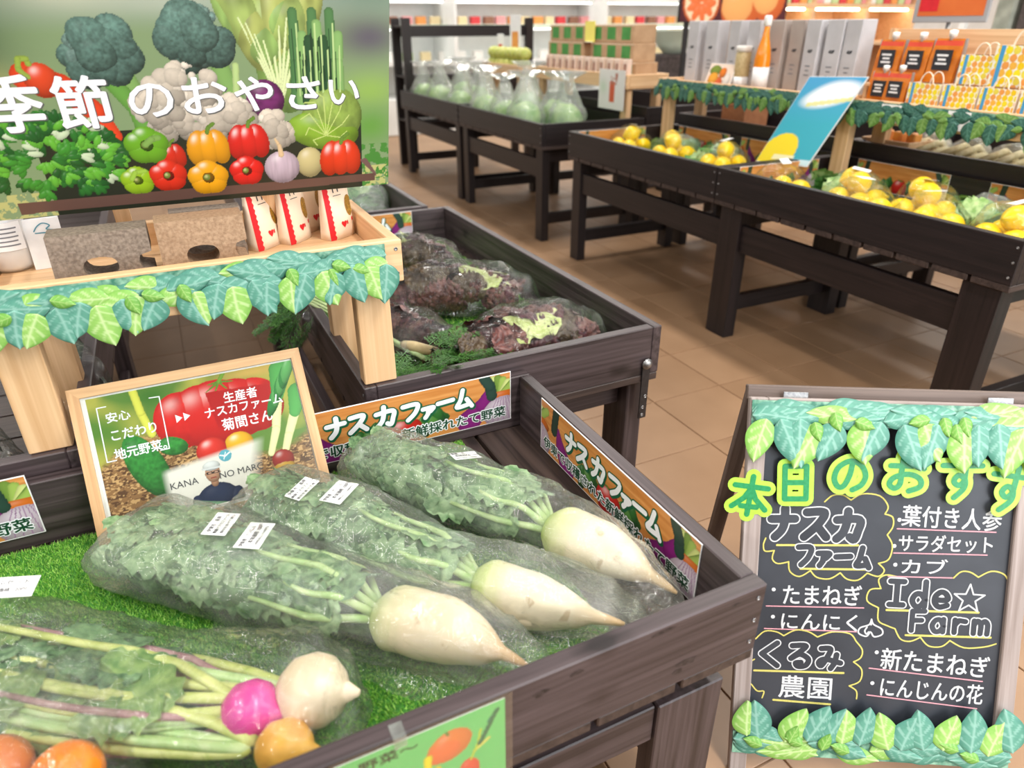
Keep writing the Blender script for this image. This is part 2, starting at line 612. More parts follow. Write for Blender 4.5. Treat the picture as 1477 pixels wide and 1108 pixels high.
FB = make_bin('produce_bin', 'dark wooden produce bin holding the bagged white radishes, green card on its front board', -.72, .754, .6, 1.497, .628, 'x', 'y', DARK, None, 9, legw=(.145, .045), legz=.385)
B2 = make_bin('produce_bin', 'dark wooden bin of red leaf lettuce right behind the radish bin', .31, 1.2, 1.5, 3.2, .667, 'y', 'x', DARK, 'bins of the lettuce island', 12, legw=(.06, .12), rotz=0)
B2.rotation_euler[2] = math.radians(.6)
B2.location = (.756, 2.354, 0)
B2L = make_bin('produce_bin', 'dark wooden bin under the left leg of the pine shelf', -1.17, -.28, 1.5, 3.2, .667, 'y', 'x', DARK, 'bins of the lettuce island', 12, legw=(.06, .12))
B3 = make_bin('produce_bin', 'dark wooden bin next beyond the lettuce bin, holding a pale bagged cabbage', .27, 1.105, 3.25, 4.95, .667, 'y', 'x', DARK, 'bins of the lettuce island', 12, legw=(.06, .12))
make_bin('produce_bin', 'added dark wooden bin beyond the one under the left shelf leg', -1.17, -.30, 3.22, 4.92, .667, 'y', 'x', DARK, 'bins of the lettuce island', 12, legw=(.06, .12))  # bin added to block light that reached the gap floor from the left
M_KNOT = pmat('dark_wood_knot', L(26, 20, 20), L(60, 50, 50), .5, 120, .3)
fbb = [c for c in FB.children if c.name.startswith('long_board')][0]
for kx, kz, kw, kh in ((.39, .606, .011, .005), (.585, .508, .010, .007), (.602, .522, .020, .008), (.545, .617, .022, .0045), (.69, .609, .009, .0035), (.33, .594, .013, .006)):
    pts = [(kw * math.cos(a) * (1 + .25 * math.sin(3 * a + kx * 40)), 0, kh * math.sin(a) * (1 + .2 * math.cos(2 * a + kz * 50))) for a in [2 * PI * k / 18 for k in range(18)]]
    part('knot', mesh('knot', pts, [list(range(18))], M_KNOT), fbb, (kx - .017, .5997 - .6155, kz - .553), label='dark wood knot')
# slotted metal tilt bracket screwed to the lettuce bin's front right leg
B2inv = Matrix.Rotation(-math.radians(.6), 4, 'Z') @ Matrix.Translation((-.756, -2.354, 0))
hk = part('bracket', quadbox([(-.013, 0, 0), (.013, 0, 0), (.013, 0, .175), (.008, 0, .19), (-.008, 0, .19), (-.013, 0, .175)], (0, .005, 0), M_BLKMETAL), B2, B2inv @ Vector((1.162, 1.502, .37)), label='black metal bracket with silver bolt')
part('bolt', lathe([(.017, 0), (.017, .003), (.011, .004), (.011, .01), (.006, .013), (0, .013)], M_STEEL, 16), hk, (0, -.0005, .185), (PI / 2, 0, 0), label='silver bolt with washer')
for z in (.012, .038, .075):
    part('screw', M_SCREW, hk, (.004 if z == .075 else -.002, -.0002, z), (PI / 2, 0, 0), scale=(1.3, 1.3, 1.3), label='silver screw head')

GT = 'dark tables across the aisle'
T1 = make_bin('produce_table', 'long dark wooden table with lemons, its near end beside the chalkboard', 2.39, 3.24, 1.238, 2.682, .836, 'y', 'x', BLACK, GT, 10, legw=(.07, .14))
T2 = make_bin('produce_table', 'long dark wooden table with lemons, second from the chalkboard', 2.39, 3.24, 2.688, 4.13, .836, 'y', 'x', BLACK, GT, 10, legw=(.06, .1))
for c_ in list(T2.children):     # the second table's near end rests on the first table's legs
    if c_.name.split('.')[0] in ('leg', 'stretcher') and c_.location.y < 0:
        bpy.data.objects.remove(c_)
    elif c_.name.split('.')[0] == 'rail' and abs(c_.location.y) < .1:
        c_.location.y, c_.scale.y = -.0805, 1.138
T3 = make_bin('produce_table', 'dark wooden table with bagged greens before the stacked cartons', 2.39, 3.25, 4.5, 6.06, .836, 'y', 'x', BLACK, GT, 10, legw=(.06, .1))
T4 = make_bin('produce_table', 'dark wooden table with bagged cabbages farthest down the aisle', 2.39, 3.25, 6.08, 7.72, .836, 'y', 'x', BLACK, GT, 10, legw=(.06, .1))
GR = 'rear row of tables across the aisle'
for nm, y0, y1 in (('pale bundled produce', 1.238, 2.682), ('the cream coloured packs', 2.688, 4.13), ('the stacked cartons', 4.5, 6.06)):
    make_bin('produce_table', 'taller dark wooden table at the back with ' + nm, 3.265, 4.1, y0, y1, .905, 'y', 'x', BLACK, GR, 8, legw=(.06, .1), screws=False)

# ------------------------------------------------------------------ pine display shelves
def make_shelf(label, x0, x1, y0, y1, zt, along='x', legtops=None, legs=((.08, .045)), lz=(.667, .667), group=None, h=.098, rear=None, slats=3):
    """open tray on four legs; local frame: u along the long side, v to the back"""
    n = x1 - x0 if along == 'x' else y1 - y0
    d = y1 - y0 if along == 'x' else x1 - x0
    r = thing('display_shelf', label, 'shelf', ((x0 + x1) / 2, (y0 + y1) / 2, 0), 0 if along == 'x' else -PI / 2, group)
    t = .028
    for s in (-1, 1):
        board(r, (0, s * (d / 2 - t / 2), zt - h / 2), (n, t, h), PINE, 'x', 'rail')
        board(r, (s * (n / 2 - t / 2), 0, zt - h / 2), (t, d - 2 * t - .001, h), PINE, 'y', 'end_rail')
    w = (d - 2 * t - .006 - (slats - 1) * .006) / slats
    for k in range(slats):
        board(r, (0, -d / 2 + t + .003 + w / 2 + k * (w + .006), zt - .062), (n - 2 * t - .002, w, .014), PINE, 'x', 'slat')
    for sx in (-1, 1):
        for sy, z0 in ((-1, lz[0]), (1, lz[1])):
            hh = zt - .07 - z0
            board(r, (sx * (n / 2 - t - .002 - .04), sy * (d / 2 - t - .024), z0 + hh / 2), (.08, .045, hh), PINE, 'z', 'leg')
        for k in (-.028, .028):
            part('screw', M_SCREW, r, (sx * (n / 2 - .014), -d / 2 - .0001, zt - h / 2 + k), (PI / 2, 0, 0), label='silver screw head')
    return r
S0 = make_shelf('pine display shelf straddling the bins, leaf garland along its front rail', -.407, .437, 1.485, 1.93, 1.026, lz=(.668, .52), slats=4)
S1 = make_shelf('pine shelf over the lemon table with white bottle boxes', 3.03, 3.40, 2.725, 4.075, 1.136, 'y', lz=(.69, .76), group='pine shelves across the aisle')
S1b = make_shelf('pine shelf over the lemon table with yellow paper bags', 3.03, 3.40, 1.275, 2.645, 1.13, 'y', lz=(.69, .76), group='pine shelves across the aisle')
S2 = make_shelf('pine shelf carrying stacked green and brown cartons', 3.12, 3.49, 4.57, 6.03, 1.125, 'y', lz=(.69, .76), group='pine shelves across the aisle')
S3 = make_shelf('short pine shelf with yellow green produce beyond the cartons', 3.03, 3.21, 6.15, 7.0, 1.125, 'y', lz=(.69, .69), group='pine shelves across the aisle')

# ------------------------------------------------------------------ artificial grass mats
M_TURF = colmat('artificial_turf', .6, .3)
M_TURFB = pmat('turf_backing', L(50, 110, 34), L(60, 126, 40), .8, 80)
def turf(label, x0, x1, y0, y1, z, spacing, group, blade=.009, width=.0021, hide=None):
    rng = np.random.default_rng(int(abs(x0 * 1000) + y0 * 77))
    n = int((x1 - x0) * (y1 - y0) / spacing ** 2)
    p = np.stack([rng.uniform(x0, x1, n), rng.uniform(y0, y1, n)], 1)
    if hide is not None:
        p = p[hide(p)]
        n = len(p)
    a = rng.uniform(0, 2 * PI, n)
    tl = rng.uniform(.2, 1.0, n)
    ta = rng.uniform(0, 2 * PI, n)
    hgt = blade * rng.uniform(.7, 1.15, n)
    V = np.zeros((n, 3, 3), np.float32)
    wx, wy = np.cos(a) * width / 2, np.sin(a) * width / 2
    zz = .002
    V[:, 0] = np.stack([p[:, 0] - wx, p[:, 1] - wy, np.full(n, zz)], 1)
    V[:, 1] = np.stack([p[:, 0] + wx, p[:, 1] + wy, np.full(n, zz)], 1)
    V[:, 2] = np.stack([p[:, 0] + np.cos(ta) * tl * blade * .8, p[:, 1] + np.sin(ta) * tl * blade * .8, zz + hgt * (1.1 - .5 * tl)], 1)
    m = bpy.data.meshes.new('turf_blades')
    m.vertices.add(n * 3)
    m.vertices.foreach_set('co', V.ravel())
    m.loops.add(n * 3)
    m.loops.foreach_set('vertex_index', np.arange(n * 3, dtype=np.int32))
    m.polygons.add(n)
    m.polygons.foreach_set('loop_start', np.arange(0, n * 3, 3, dtype=np.int32))
    m.polygons.foreach_set('loop_total', np.full(n, 3, np.int32))
    m.update()
    g = rng.uniform(0, 1, n)[:, None]
    c1, c2, c3 = (np.array(L(*c)[:3]) for c in ((76, 150, 40), (140, 200, 78), (184, 222, 118)))
    c = np.where(g < .6, c1 + (c2 - c1) * g / .6, c2 + (c3 - c2) * (g - .6) / .4)
    setcol(m, np.repeat(c, 3, 0))
    m.materials.append(M_TURF)
    r = thing('grass_mat', label, 'artificial grass', (0, 0, z), 0, group, box(.01, .01, .001, M_TURFB, 0))
    r.data = mesh('mat', [(x0, y0, 0), (x1, y0, 0), (x1, y1, 0), (x0, y1, 0), (x0, y0, .002), (x1, y0, .002), (x1, y1, .002), (x0, y1, .002)],
                  [[3, 2, 1, 0], [4, 5, 6, 7], [0, 1, 5, 4], [1, 2, 6, 5], [2, 3, 7, 6], [3, 0, 4, 7]], M_TURFB)
    b = part('blades', m, r)
    b['kind'] = 'stuff'
    return r
ZB = .4785
turf('bright green artificial grass mat under the bagged white radishes', -.685, .548, .634, 1.456, ZB, .0027, None)
turf('green artificial grass mat under the red leaf lettuce', .36, 1.12, 1.56, 3.14, .5185, .008, 'mats in the back bins', .011, .004)
turf('green artificial grass mat in the bin beyond the lettuce', .32, 1.06, 3.3, 4.4, .5185, .012, 'mats in the back bins', .011, .005)
for (y0, y1, nm) in ((1.3, 2.62, 'lemons near the chalkboard'), (2.74, 4.07, 'lemons at the table end'), (4.55, 6.0, 'bagged greens before the cartons')):
    turf('green artificial grass mat under the ' + nm, 2.44, 3.1, y0, y1, .6875, .014, 'mats across the aisle', .013, .006)

# ------------------------------------------------------------------ flat printed pictures (colours on a fine mesh)
def S(*c):
    return np.array(L(*c)[:3])
class Art:
    def __init__(s, w, h, nx, ny, seed=1):
        s.w, s.h, s.nx, s.ny = w, h, nx, ny
        s.u, s.v = np.meshgrid(np.linspace(0, w, nx), np.linspace(0, h, ny))
        s.c = np.ones((ny, nx, 3))
        s.z = np.full((ny, nx), -9.)
        s.rng = np.random.default_rng(seed)
    def noise(s, cell, octv=3, su=1, sv=1):
        out = np.zeros((s.ny, s.nx))
        amp, tot = 1, 0
        for o in range(octv):
            gx, gy = s.u * su / cell, s.v * sv / cell
            g = s.rng.random((int(gy.max()) + 3, int(gx.max()) + 3))
            ix, iy = gx.astype(int), gy.astype(int)
            fx, fy = gx - ix, gy - iy
            fx, fy = fx * fx * (3 - 2 * fx), fy * fy * (3 - 2 * fy)
            out += amp * ((g[iy, ix] * (1 - fx) + g[iy, ix + 1] * fx) * (1 - fy) + (g[iy + 1, ix] * (1 - fx) + g[iy + 1, ix + 1] * fx) * fy)
            tot += amp
            amp *= .5
            cell /= 2
        return out / tot
    def mix(s, m, col):
        m = np.clip(m, 0, 1)[..., None]
        s.c = s.c * (1 - m) + np.asarray(col) * m
    def soft(s, cx, cy, rx, ry, col, a=1.):
        d = ((s.u - cx) / rx) ** 2 + ((s.v - cy) / ry) ** 2
        s.mix(a * np.exp(-d * 1.5), col)
    def win(s, x0, x1, y0, y1):
        i0, i1 = int(max(0, x0 / s.w * (s.nx - 1) - 1)), int(min(s.nx, x1 / s.w * (s.nx - 1) + 3))
        j0, j1 = int(max(0, y0 / s.h * (s.ny - 1) - 1)), int(min(s.ny, y1 / s.h * (s.ny - 1) + 3))
        return (slice(j0, max(j0, j1)), slice(i0, max(i0, i1)))
    def ell(s, cx, cy, rx, ry, col, rot=0, z0=0, rz=None, gloss=.5, tex=None, dark=.35):
        R = max(rx, ry)
        w = s.win(cx - R, cx + R, cy - R, cy + R)
        U, V, Z, C = s.u[w], s.v[w], s.z[w], s.c[w]
        if U.size == 0:
            return
        c, n = math.cos(rot), math.sin(rot)
        a = ((U - cx) * c + (V - cy) * n) / rx
        b = (-(U - cx) * n + (V - cy) * c) / ry
        d = a * a + b * b
        k = np.sqrt(np.clip(1 - d, 0, 1))
        rz = rz or min(rx, ry)
        z = z0 + rz * k
        m = (d < 1) & (z > Z)
        nx, ny = (a * c - b * n), (a * n + b * c)
        lam = np.clip(.45 * k + .55 * (-.25 * nx + .75 * ny + .6 * k), 0, 1.2)
        sh = dark + (1 - dark) * lam
        if tex is not None:
            sh = sh * tex[w]
        px = np.asarray(col) * sh[..., None]
        sp = np.clip(-.3 * nx + .6 * ny + .74 * k, 0, 1) ** 26 * gloss
        px = px + (1 - px) * sp[..., None]
        C[m] = px[m]
        Z[m] = z[m]
    def poly(s, pts, col, z=None):
        x, y = s.u, s.v
        ins = np.zeros(x.shape, bool)
        for (x1, y1), (x2, y2) in zip(pts, pts[1:] + pts[:1]):
            if y1 != y2:
                ins ^= ((y1 > y) != (y2 > y)) & (x < (x2 - x1) * (y - y1) / (y2 - y1) + x1)
        if z is not None:
            ins &= s.z < z
            s.z[ins] = z
        s.c[ins] = col
        return ins
    def line(s, pts, w, col, z=None, w2=None):
        w2 = w2 or w
        for i, ((x1, y1), (x2, y2)) in enumerate(zip(pts, pts[1:])):
            R = max(w, w2)
            q = s.win(min(x1, x2) - R, max(x1, x2) + R, min(y1, y2) - R, max(y1, y2) + R)
            U, V, Z, C = s.u[q], s.v[q], s.z[q], s.c[q]
            if U.size == 0:
                continue
            dx, dy = x2 - x1, y2 - y1
            t = np.clip(((U - x1) * dx + (V - y1) * dy) / (dx * dx + dy * dy + 1e-12), 0, 1)
            d = np.hypot(U - x1 - t * dx, V - y1 - t * dy)
            ww = w + (w2 - w) * (i + t) / (len(pts) - 1)
            m = d < ww / 2
            if z is not None:
                m &= Z < z
                Z[m] = z
            sh = (.6 + .5 * np.sqrt(np.clip(1 - (d / (ww / 2)) ** 2, 0, 1)))[..., None]
            C[m] = (np.asarray(col) * sh)[m]
    def lobes(s, cx, cy, rx, ry, col, n, r, z0, seed, gloss=.05, dark=.3, fine=None):
        rg = np.random.default_rng(seed)
        for k in range(n):
            a, q = rg.uniform(0, 2 * PI), math.sqrt(rg.random())
            x, y = cx + rx * q * math.cos(a), cy + ry * q * math.sin(a)
            rr = r * rg.uniform(.7, 1.3)
            bright = .75 + .35 * (y - cy) / ry * .8 + rg.uniform(-.12, .12)
            s.ell(x, y, rr, rr, np.asarray(col) * bright, 0, z0 + .5 * r * (1 - q * q) * 3, gloss=gloss, dark=dark, tex=fine)
    def pepper(s, cx, cy, r, col, z0, front=True, stem=True):
        col = np.asarray(col)
        if front:
            for k in range(5):
                a = .3 + k * 2 * PI / 5
                s.ell(cx + .38 * r * math.cos(a), cy + .36 * r * math.sin(a), .66 * r, .64 * r, col, 0, z0, gloss=.55, dark=.45)
            s.ell(cx, cy, .3 * r, .3 * r, col * .25, 0, z0 + r * .6, gloss=0)
            s.ell(cx - .05 * r, cy + .02 * r, .2 * r, .2 * r, S(130, 150, 60), 0, z0 + r * .75, gloss=.3)
            s.ell(cx - .1 * r, cy + .05 * r, .1 * r, .1 * r, S(190, 196, 120), 0, z0 + r * .95, gloss=.2)
        else:
            for k, dx in enumerate((-.5, 0, .5)):
                s.ell(cx + dx * r, cy - .05 * r, .55 * r, .95 * r, col * (1 - .08 * abs(k - 1)), .15 * (k - 1), z0 - abs(k - 1) * .1 * r, gloss=.6, dark=.45)
            s.line([(cx + .05 * r, cy + .75 * r), (cx + .12 * r, cy + 1.0 * r), (cx + .4 * r, cy + 1.2 * r)], .2 * r, S(96, 130, 48), z0 + 2 * r)
    def mesh(s, name, mat):
        V = np.stack([s.u.ravel(), s.v.ravel(), np.zeros(s.u.size)], 1).astype(np.float32)
        i = (np.arange(s.ny - 1)[:, None] * s.nx + np.arange(s.nx - 1)[None]).ravel()
        F = np.stack([i, i + 1, i + 1 + s.nx, i + s.nx], 1).astype(np.int32)
        m = bpy.data.meshes.new(name)
        m.vertices.add(len(V))
        m.vertices.foreach_set('co', V.ravel())
        m.loops.add(F.size)
        m.loops.foreach_set('vertex_index', F.ravel())
        m.polygons.add(len(F))
        m.polygons.foreach_set('loop_start', np.arange(0, F.size, 4, dtype=np.int32))
        m.polygons.foreach_set('loop_total', np.full(len(F), 4, np.int32))
        m.update()
        setcol(m, np.clip(s.c, 0, 1).reshape(-1, 3))
        m.materials.append(mat)
        return m

# --- the big picture of vegetables
A = Art(.841, .594, 520, 366, 3)
n1 = A.noise(.12, 3)
A.c[:] = S(126, 150, 110)
A.mix(np.clip((A.v - .33) / .15, 0, 1), S(150, 160, 178))
A.soft(.10, .33, .11, .10, S(30, 58, 40))
A.soft(.03, .36, .07, .10, S(70, 104, 60), .9)
A.soft(.19, .42, .09, .05, S(74, 104, 66), .9)
A.soft(.3, .40, .12, .04, S(196, 200, 176), .8)
A.soft(.45, .385, .12, .03, S(176, 186, 170), .7)
A.soft(.11, .25, .09, .04, S(176, 166, 100), .8)
A.soft(.8, .32, .09, .05, S(88, 84, 98), .95)
A.soft(.81, .40, .10, .04, S(104, 130, 112), .8)
A.soft(.8, .215, .08, .045, S(140, 176, 84), .9)
A.soft(.8, .14, .07, .05, S(96, 150, 60), .9)
A.mix((A.v < .1) * (A.noise(.012, 3) > .5) * (A.u > .72) * .9, S(60, 128, 44))
A.mix((A.v < .05) * (A.noise(.008, 3) > .5) * .9, S(186, 186, 120))
A.mix((A.v < .16) * (A.u > .18) * (A.u < .78), S(34, 40, 30))
fine = .5 + 1.0 * A.noise(.0046, 2)
# broccoli
for cx, cy, rx, ry, sd in ((.325, .298, .047, .044, 1), (.483, .322, .05, .042, 2)):
    A.line([(cx + .03, cy - .04), (cx + .05, cy - .12)], .03, S(120, 160, 90), .001, .04)
    A.line([(cx + .06, cy - .05), (cx + .055, cy - .1)], .012, S(170, 196, 130), .0015)
    A.lobes(cx, cy, rx, ry, S(104, 142, 132), 14, .028, .01, sd, .02, .25, fine)
    A.lobes(cx, cy, rx * 1.05, ry * 1.05, S(124, 158, 150), 46, .013, .02, sd + 5, .02, .25, fine)
# pale lettuce, dark celery leaves
A.ell(.635, .262, .055, .085, S(140, 178, 92), 0, .006, .012, .1, .6 + .7 * A.noise(.014, 2, 1, .4), .4)
for k in range(9):
    a = -.75 + k * .17
    L0 = .1 + .05 * math.sin(k * 1.7)
    A.ell(.615 + .07 * math.sin(a), .275 + .05 + .02 * math.cos(k), .034, L0 * .75, S(150 + 12 * (k % 3), 186, 104), -a * .8, .005 + .002 * (k % 4), .012, .1, .55 + .8 * A.noise(.014, 2, 1, .4), .4)
    x1, y1 = .62 + .09 * math.sin(a), .335 + .02 * math.cos(k)
    A.line([(.62, .2), (x1, y1)], .008, S(206, 220, 166), .02 + .002 * (k % 4), .003)
for k in range(8):
    x = .655 + k * .0115
    tp = .335 + .03 * math.sin(k * 2.1 + 1.4) + .02 * (k == 4)
    A.line([(x - .002, .2), (x, .27), (x + .004 * math.sin(k), tp)], .028, (S(72, 118, 70), S(126, 168, 100), S(36, 76, 46))[k % 3], .05 + .001 * (k % 3), .018)
    A.line([(x + .003, .21), (x + .005, tp - .02)], .003, S(178, 206, 140), .056)
    A.line([(x - .004, .22), (x - .003, tp - .03)], .002, S(24, 60, 36), .056)
# cauliflower
for cx, cy, rx, ry, sd in ((.40, .20, .03, .05, 3), (.455, .235, .05, .045, 4), (.42, .19, .06, .05, 5), (.47, .165, .05, .035, 6), (.53, .175, .03, .035, 8), (.595, .14, .04, .035, 7)):
    A.lobes(cx, cy, rx, ry, S(226, 216, 200), 22, .015, .03 + .002 * sd, sd, .04, .42, .85 + .3 * fine * .5)
    A.lobes(cx, cy, rx, ry, S(236, 228, 214), 40, .0075, .036 + .002 * sd, sd + 20, .04, .45)
# red cabbage, green cabbage
A.ell(.59, .205, .036, .04, S(120, 44, 110), 0, .03, .02, .15, .5 + A.noise(.01, 2))
A.ell(.72, .165, .062, .062, S(150, 180, 84), 0, .04, .03, .1, .6 + .7 * A.noise(.01, 3, 1, .6))
A.ell(.70, .135, .075, .04, S(140, 182, 56), -.2, .05, .02, .2, .65 + .6 * A.noise(.02, 2))
for k in range(9):
    A.line([(.705, .125), (.705 + .035 * math.cos(k * .55 - .6), .15 + .055 * math.sin(k * .55 - .6)), (.705 + .05 * math.cos(k * .6 - .5), .16 + .06 * math.sin(k * .6 - .5))], .0022, S(186, 206, 120), .09)
# long red pepper at the left, green stalks
A.line([(.205, .262), (.25, .245), (.29, .2), (.31, .15)], .05, S(214, 66, 34), .02, .03)
A.ell(.225, .255, .026, .03, S(226, 76, 40), 0, .03, .02, .5)
A.line([(.206, .262), (.196, .275), (.2, .292), (.212, .292), (.213, .283)], .009, S(140, 164, 70), .06)
A.line([(.33, .25), (.36, .2), (.37, .13)], .03, S(96, 150, 66), .022)
A.line([(.29, .16), (.34, .11)], .016, S(34, 80, 40), .03)
# parsley
rg = np.random.default_rng(5)
for k in range(150):
    a = rg.uniform(0, 2 * PI)
    q = math.sqrt(rg.random())
    x, y = .2 + .115 * q * math.cos(a), .115 + .072 * q * math.sin(a)
    cc = (S(30, 96, 40), S(64, 150, 50), S(104, 186, 60), S(44, 120, 46), S(206, 226, 190))[int(rg.integers(0, 5)) if rg.random() < .35 else k % 4]
    for t in (-.7, 0, .7):
        b = a + t
        A.ell(x + .008 * math.cos(b), y + .008 * math.sin(b), .013, .006, cc, b, .06 + rg.uniform(0, .02), .004, .1, None, .5)
# plank of the printed crate
A.poly([(.12, .008), (.81, .012), (.81, .03), (.12, .032)], S(96, 70, 62), .07)
A.poly([(.775, .065), (.812, .022), (.812, .03), (.79, .068)], S(110, 84, 80), .07)
# peppers, garlic, onion
A.pepper(.362, .128, .038, S(110, 176, 40), .08)
A.line([(.36, .13), (.372, .14), (.384, .142)], .012, S(120, 160, 80), .2)
A.pepper(.400, .105, .026, S(214, 46, 26), .07, False)
A.pepper(.332, .058, .03, S(156, 200, 36), .1)
A.line([(.322, .062), (.33, .075), (.348, .077)], .009, S(150, 190, 70), .25)
A.pepper(.471, .118, .038, S(240, 166, 24), .085, False)
A.pepper(.388, .063, .034, S(226, 50, 28), .11)
A.pepper(.548, .125, .038, S(222, 36, 30), .085, False)
A.pepper(.461, .052, .038, S(246, 174, 26), .12)
A.pepper(.537, .06, .033, S(226, 34, 30), .12)
A.ell(.667, .068, .028, .034, S(206, 196, 140), 0, .1, .02, .3)
A.ell(.609, .062, .036, .036, S(206, 188, 204), 0, .11, .03, .35, .8 + .35 * A.noise(.01, 2, 3, .3))
A.line([(.609, .09), (.607, .11), (.6, .125)], .012, S(206, 180, 140), .15, .004)
A.pepper(.733, .075, .042, S(226, 62, 26), .12, False)
BP = thing('picture_board', 'large vegetable picture board with white lettering standing in the pine shelf', 'poster', (-.41925, 1.72, 1.1006))
BP.rotation_euler = (PI / 2 + math.radians(17.6), 0, 0)
BP.scale = (1.075, 1.075, 1.075)
part('board', box(.841, .594, .006, M_WHITE, 0), BP, (.4205, .297, -.0035))
part('print', A.mesh('print', M_PRINT), BP, (0, 0, 0))
M_TITLE = pmat('white_print', L(240, 242, 250), None, .4)
M_SHADOW = pmat('grey_print_outline', L(92, 96, 96), None, .4)
for ch, cx, cy, w, h in (('季', .170, .217, .086, .096), ('節', .276, .215, .086, .092), ('の', .387, .214, .073, .060), ('お', .481, .219, .077, .066), ('や', .570, .218, .070, .064), ('さ', .665, .216, .063, .063), ('い', .746, .215, .060, .048)):
    text(BP, ch, cx + .0012, cy - .0016, w + .002, h + .002, .0006, M_SHADOW, .024)
    text(BP, ch, cx, cy, w, h, .0011, M_TITLE, .024)
ct, st = math.cos(math.radians(17.6)), math.sin(math.radians(17.6))
def bpl(dy, dz):   # offset in the shelf's upright frame -> the tilted board's own frame
    return (dy * -st * -1 * -1 + dz * ct) / 1.075, (-dy * ct - dz * st) / 1.075
for x in (.27, .56):   # wooden prop struts behind the board, standing on the shelf slats
    v0, n0 = bpl(.085, -.1275)
    v1, n1 = bpl(.085, -.03)
    part('strut', quadbox([(x, v0, n0), (x + .03, v0, n0), (x + .03, .40, -.008), (x, .40, -.008)], (0, -.004, -.016), PINE['y']), BP)

# ------------------------------------------------------------------ farm name strips on the bin walls
M_SIGNW = pmat('white_sign_lettering', L(240, 242, 246), None, .35)
M_SIGNG = pmat('green_sign_lettering', L(22, 92, 62), None, .35)
M_SIGND = pmat('dark_green_sign_lettering', L(20, 70, 46), None, .35)
SW, SH = .608, .138
def sign_art(seed):
    a = Art(SW, SH, 300, 70, seed)
    g = a.noise(.012, 3, .12, 1.5)
    a.c[:] = S(196, 126, 62)
    a.mix(np.clip((g - .35) * 1.6, 0, .8), S(224, 160, 92))
    for x, m in ((.60, 1), (.0, -1)):
        for k in range(7):
            a.line([(x - .02, .075), (x - .055 + .014 * k, .118 + .01 * math.sin(k))], .022, (S(150, 176, 84), S(196, 206, 128), S(110, 140, 60))[k % 3], .01 + k * .001)
        a.ell(x - .01, .07, .05, .02, S(214, 112, 40), 0, .02, .01, .1)
        a.ell(x - .012, .028, .06, .045, S(206, 190, 204), 0, .03, .02, .2)
        for k in range(-3, 4):
            a.line([(x - .012 + .006 * k, .07), (x - .012 + .018 * k, -.01)], .002, S(150, 110, 150), .08)
        if m > 0:
            a.line([(.535, .135), (.55, .11), (.555, .08)], .03, S(40, 66, 56), .05)
            a.line([(.548, .1), (.53, .06), (.49, .02)], .018, S(122, 30, 110), .03, .07)
        else:
            a.line([(.075, .138), (.066, .08)], .03, S(40, 60, 50), .05)
            a.line([(.085, .09), (.1, .05), (.13, .01)], .016, S(122, 30, 110), .03, .07)
    for cx, cy in ((.2, .03), (.4, .05), (.37, .04), (.24, .045)):
        for k in range(8):
            a.ell(cx + .012 * math.cos(k * 2.3), cy + .012 * math.sin(k * 2.3), .024, .015, (S(52, 110, 50), S(86, 140, 64), S(40, 84, 44))[k % 3], k * .8, .02 + .002 * k, .008, .1)
    a.ell(.315, .032, .05, .042, S(206, 40, 34), 0, .035, .03, .4)
    a.line([(.3, .07), (.33, .066)], .006, S(80, 120, 50), .09)
    return a.mesh('print', M_PRINT)
ART = sign_art(2)
def farm_sign(label, loc, rot, group='farm name strips on the bin walls', writing=True, data=None):
    r = thing('farm_sign', label, 'sign', loc, 0, group)
    r.rotation_euler = rot
    part('card', box(SW + .004, SH + .004, .002, M_WHITE, 0), r, (SW / 2, SH / 2, -.0012))
    part('print', ART, r)
    if writing:
        st_ = []
        for ch, x, y, w, h in (('ナ', .125, .066, .045, .05), ('ス', .178, .066, .045, .046), ('カ', .245, .066, .048, .052), ('フ', .312, .066, .044, .044), ('ァ', .362, .062, .036, .04), ('ー', .405, .074, .042, .04), ('ム', .452, .066, .048, .05)):
            st_ += glyph(ch, x, y, w, h)
        part('lettering', strokes([[(x + .002, y - .003) for x, y in l] for l in st_], .0098, M_SIGNG), r, (0, 0, .0006))
        part('lettering', strokes(st_, .0092, M_SIGNG), r, (0, 0, .0009))
        part('lettering', strokes(st_, .0062, M_SIGNW), r, (0, 0, .0012))
        text(r, '伊東で収穫された新鮮採れたて野菜', .305, .028, .575, .030, .0008, M_SIGNW, .11)
        text(r, '伊東で収穫された新鮮採れたて野菜', .305, .028, .575, .03, .0013, M_SIGND, .025)
    return r
farm_sign('wood patterned farm name strip on the radish bin wall behind the radishes', (.087, 1.4652, .508), (PI / 2, 0, 0))
farm_sign('wood patterned farm name strip on the inner right wall of the radish bin', (.7205, 1.336, .486), (PI / 2, 0, -PI / 2))
farm_sign('wood patterned farm name strip left of the oak picture frame', (-.387 - SW, 1.4635, .512), (PI / 2, 0, 0))
farm_sign('wood patterned farm name strip at the far end of the lettuce bin', (.985 - SW, 3.15, .535), (PI / 2, 0, 0))
BG_ = 'blurred strips on the tables across the aisle'
def strip(label, loc, rot, w):
    r = thing('farm_sign', label, 'sign', loc, 0, BG_)
    r.rotation_euler = rot
    r.scale = (w / SW, .95, 1)
    part('card', box(SW + .004, SH + .004, .002, M_WHITE, 0), r, (SW / 2, SH / 2, -.0012))
    part('print', ART, r)
for k, (y, z, nm) in enumerate(((4.03, .70, 'at the far end of the second lemon table'), (3.42, .70, 'on the back wall by the blue leaflet'), (2.56, .70, 'on the back wall behind the first bagged lemons'), (1.87, .70, 'on the back wall nearest the chalkboard'))):
    strip('orange vegetable printed strip ' + nm, (3.205, y, z), (PI / 2, 0, -PI / 2), .5)
strip('pale vegetable printed strip on the end wall under the blue leaflet', (2.50, 2.648, .70), (PI / 2, 0, 0), .52)
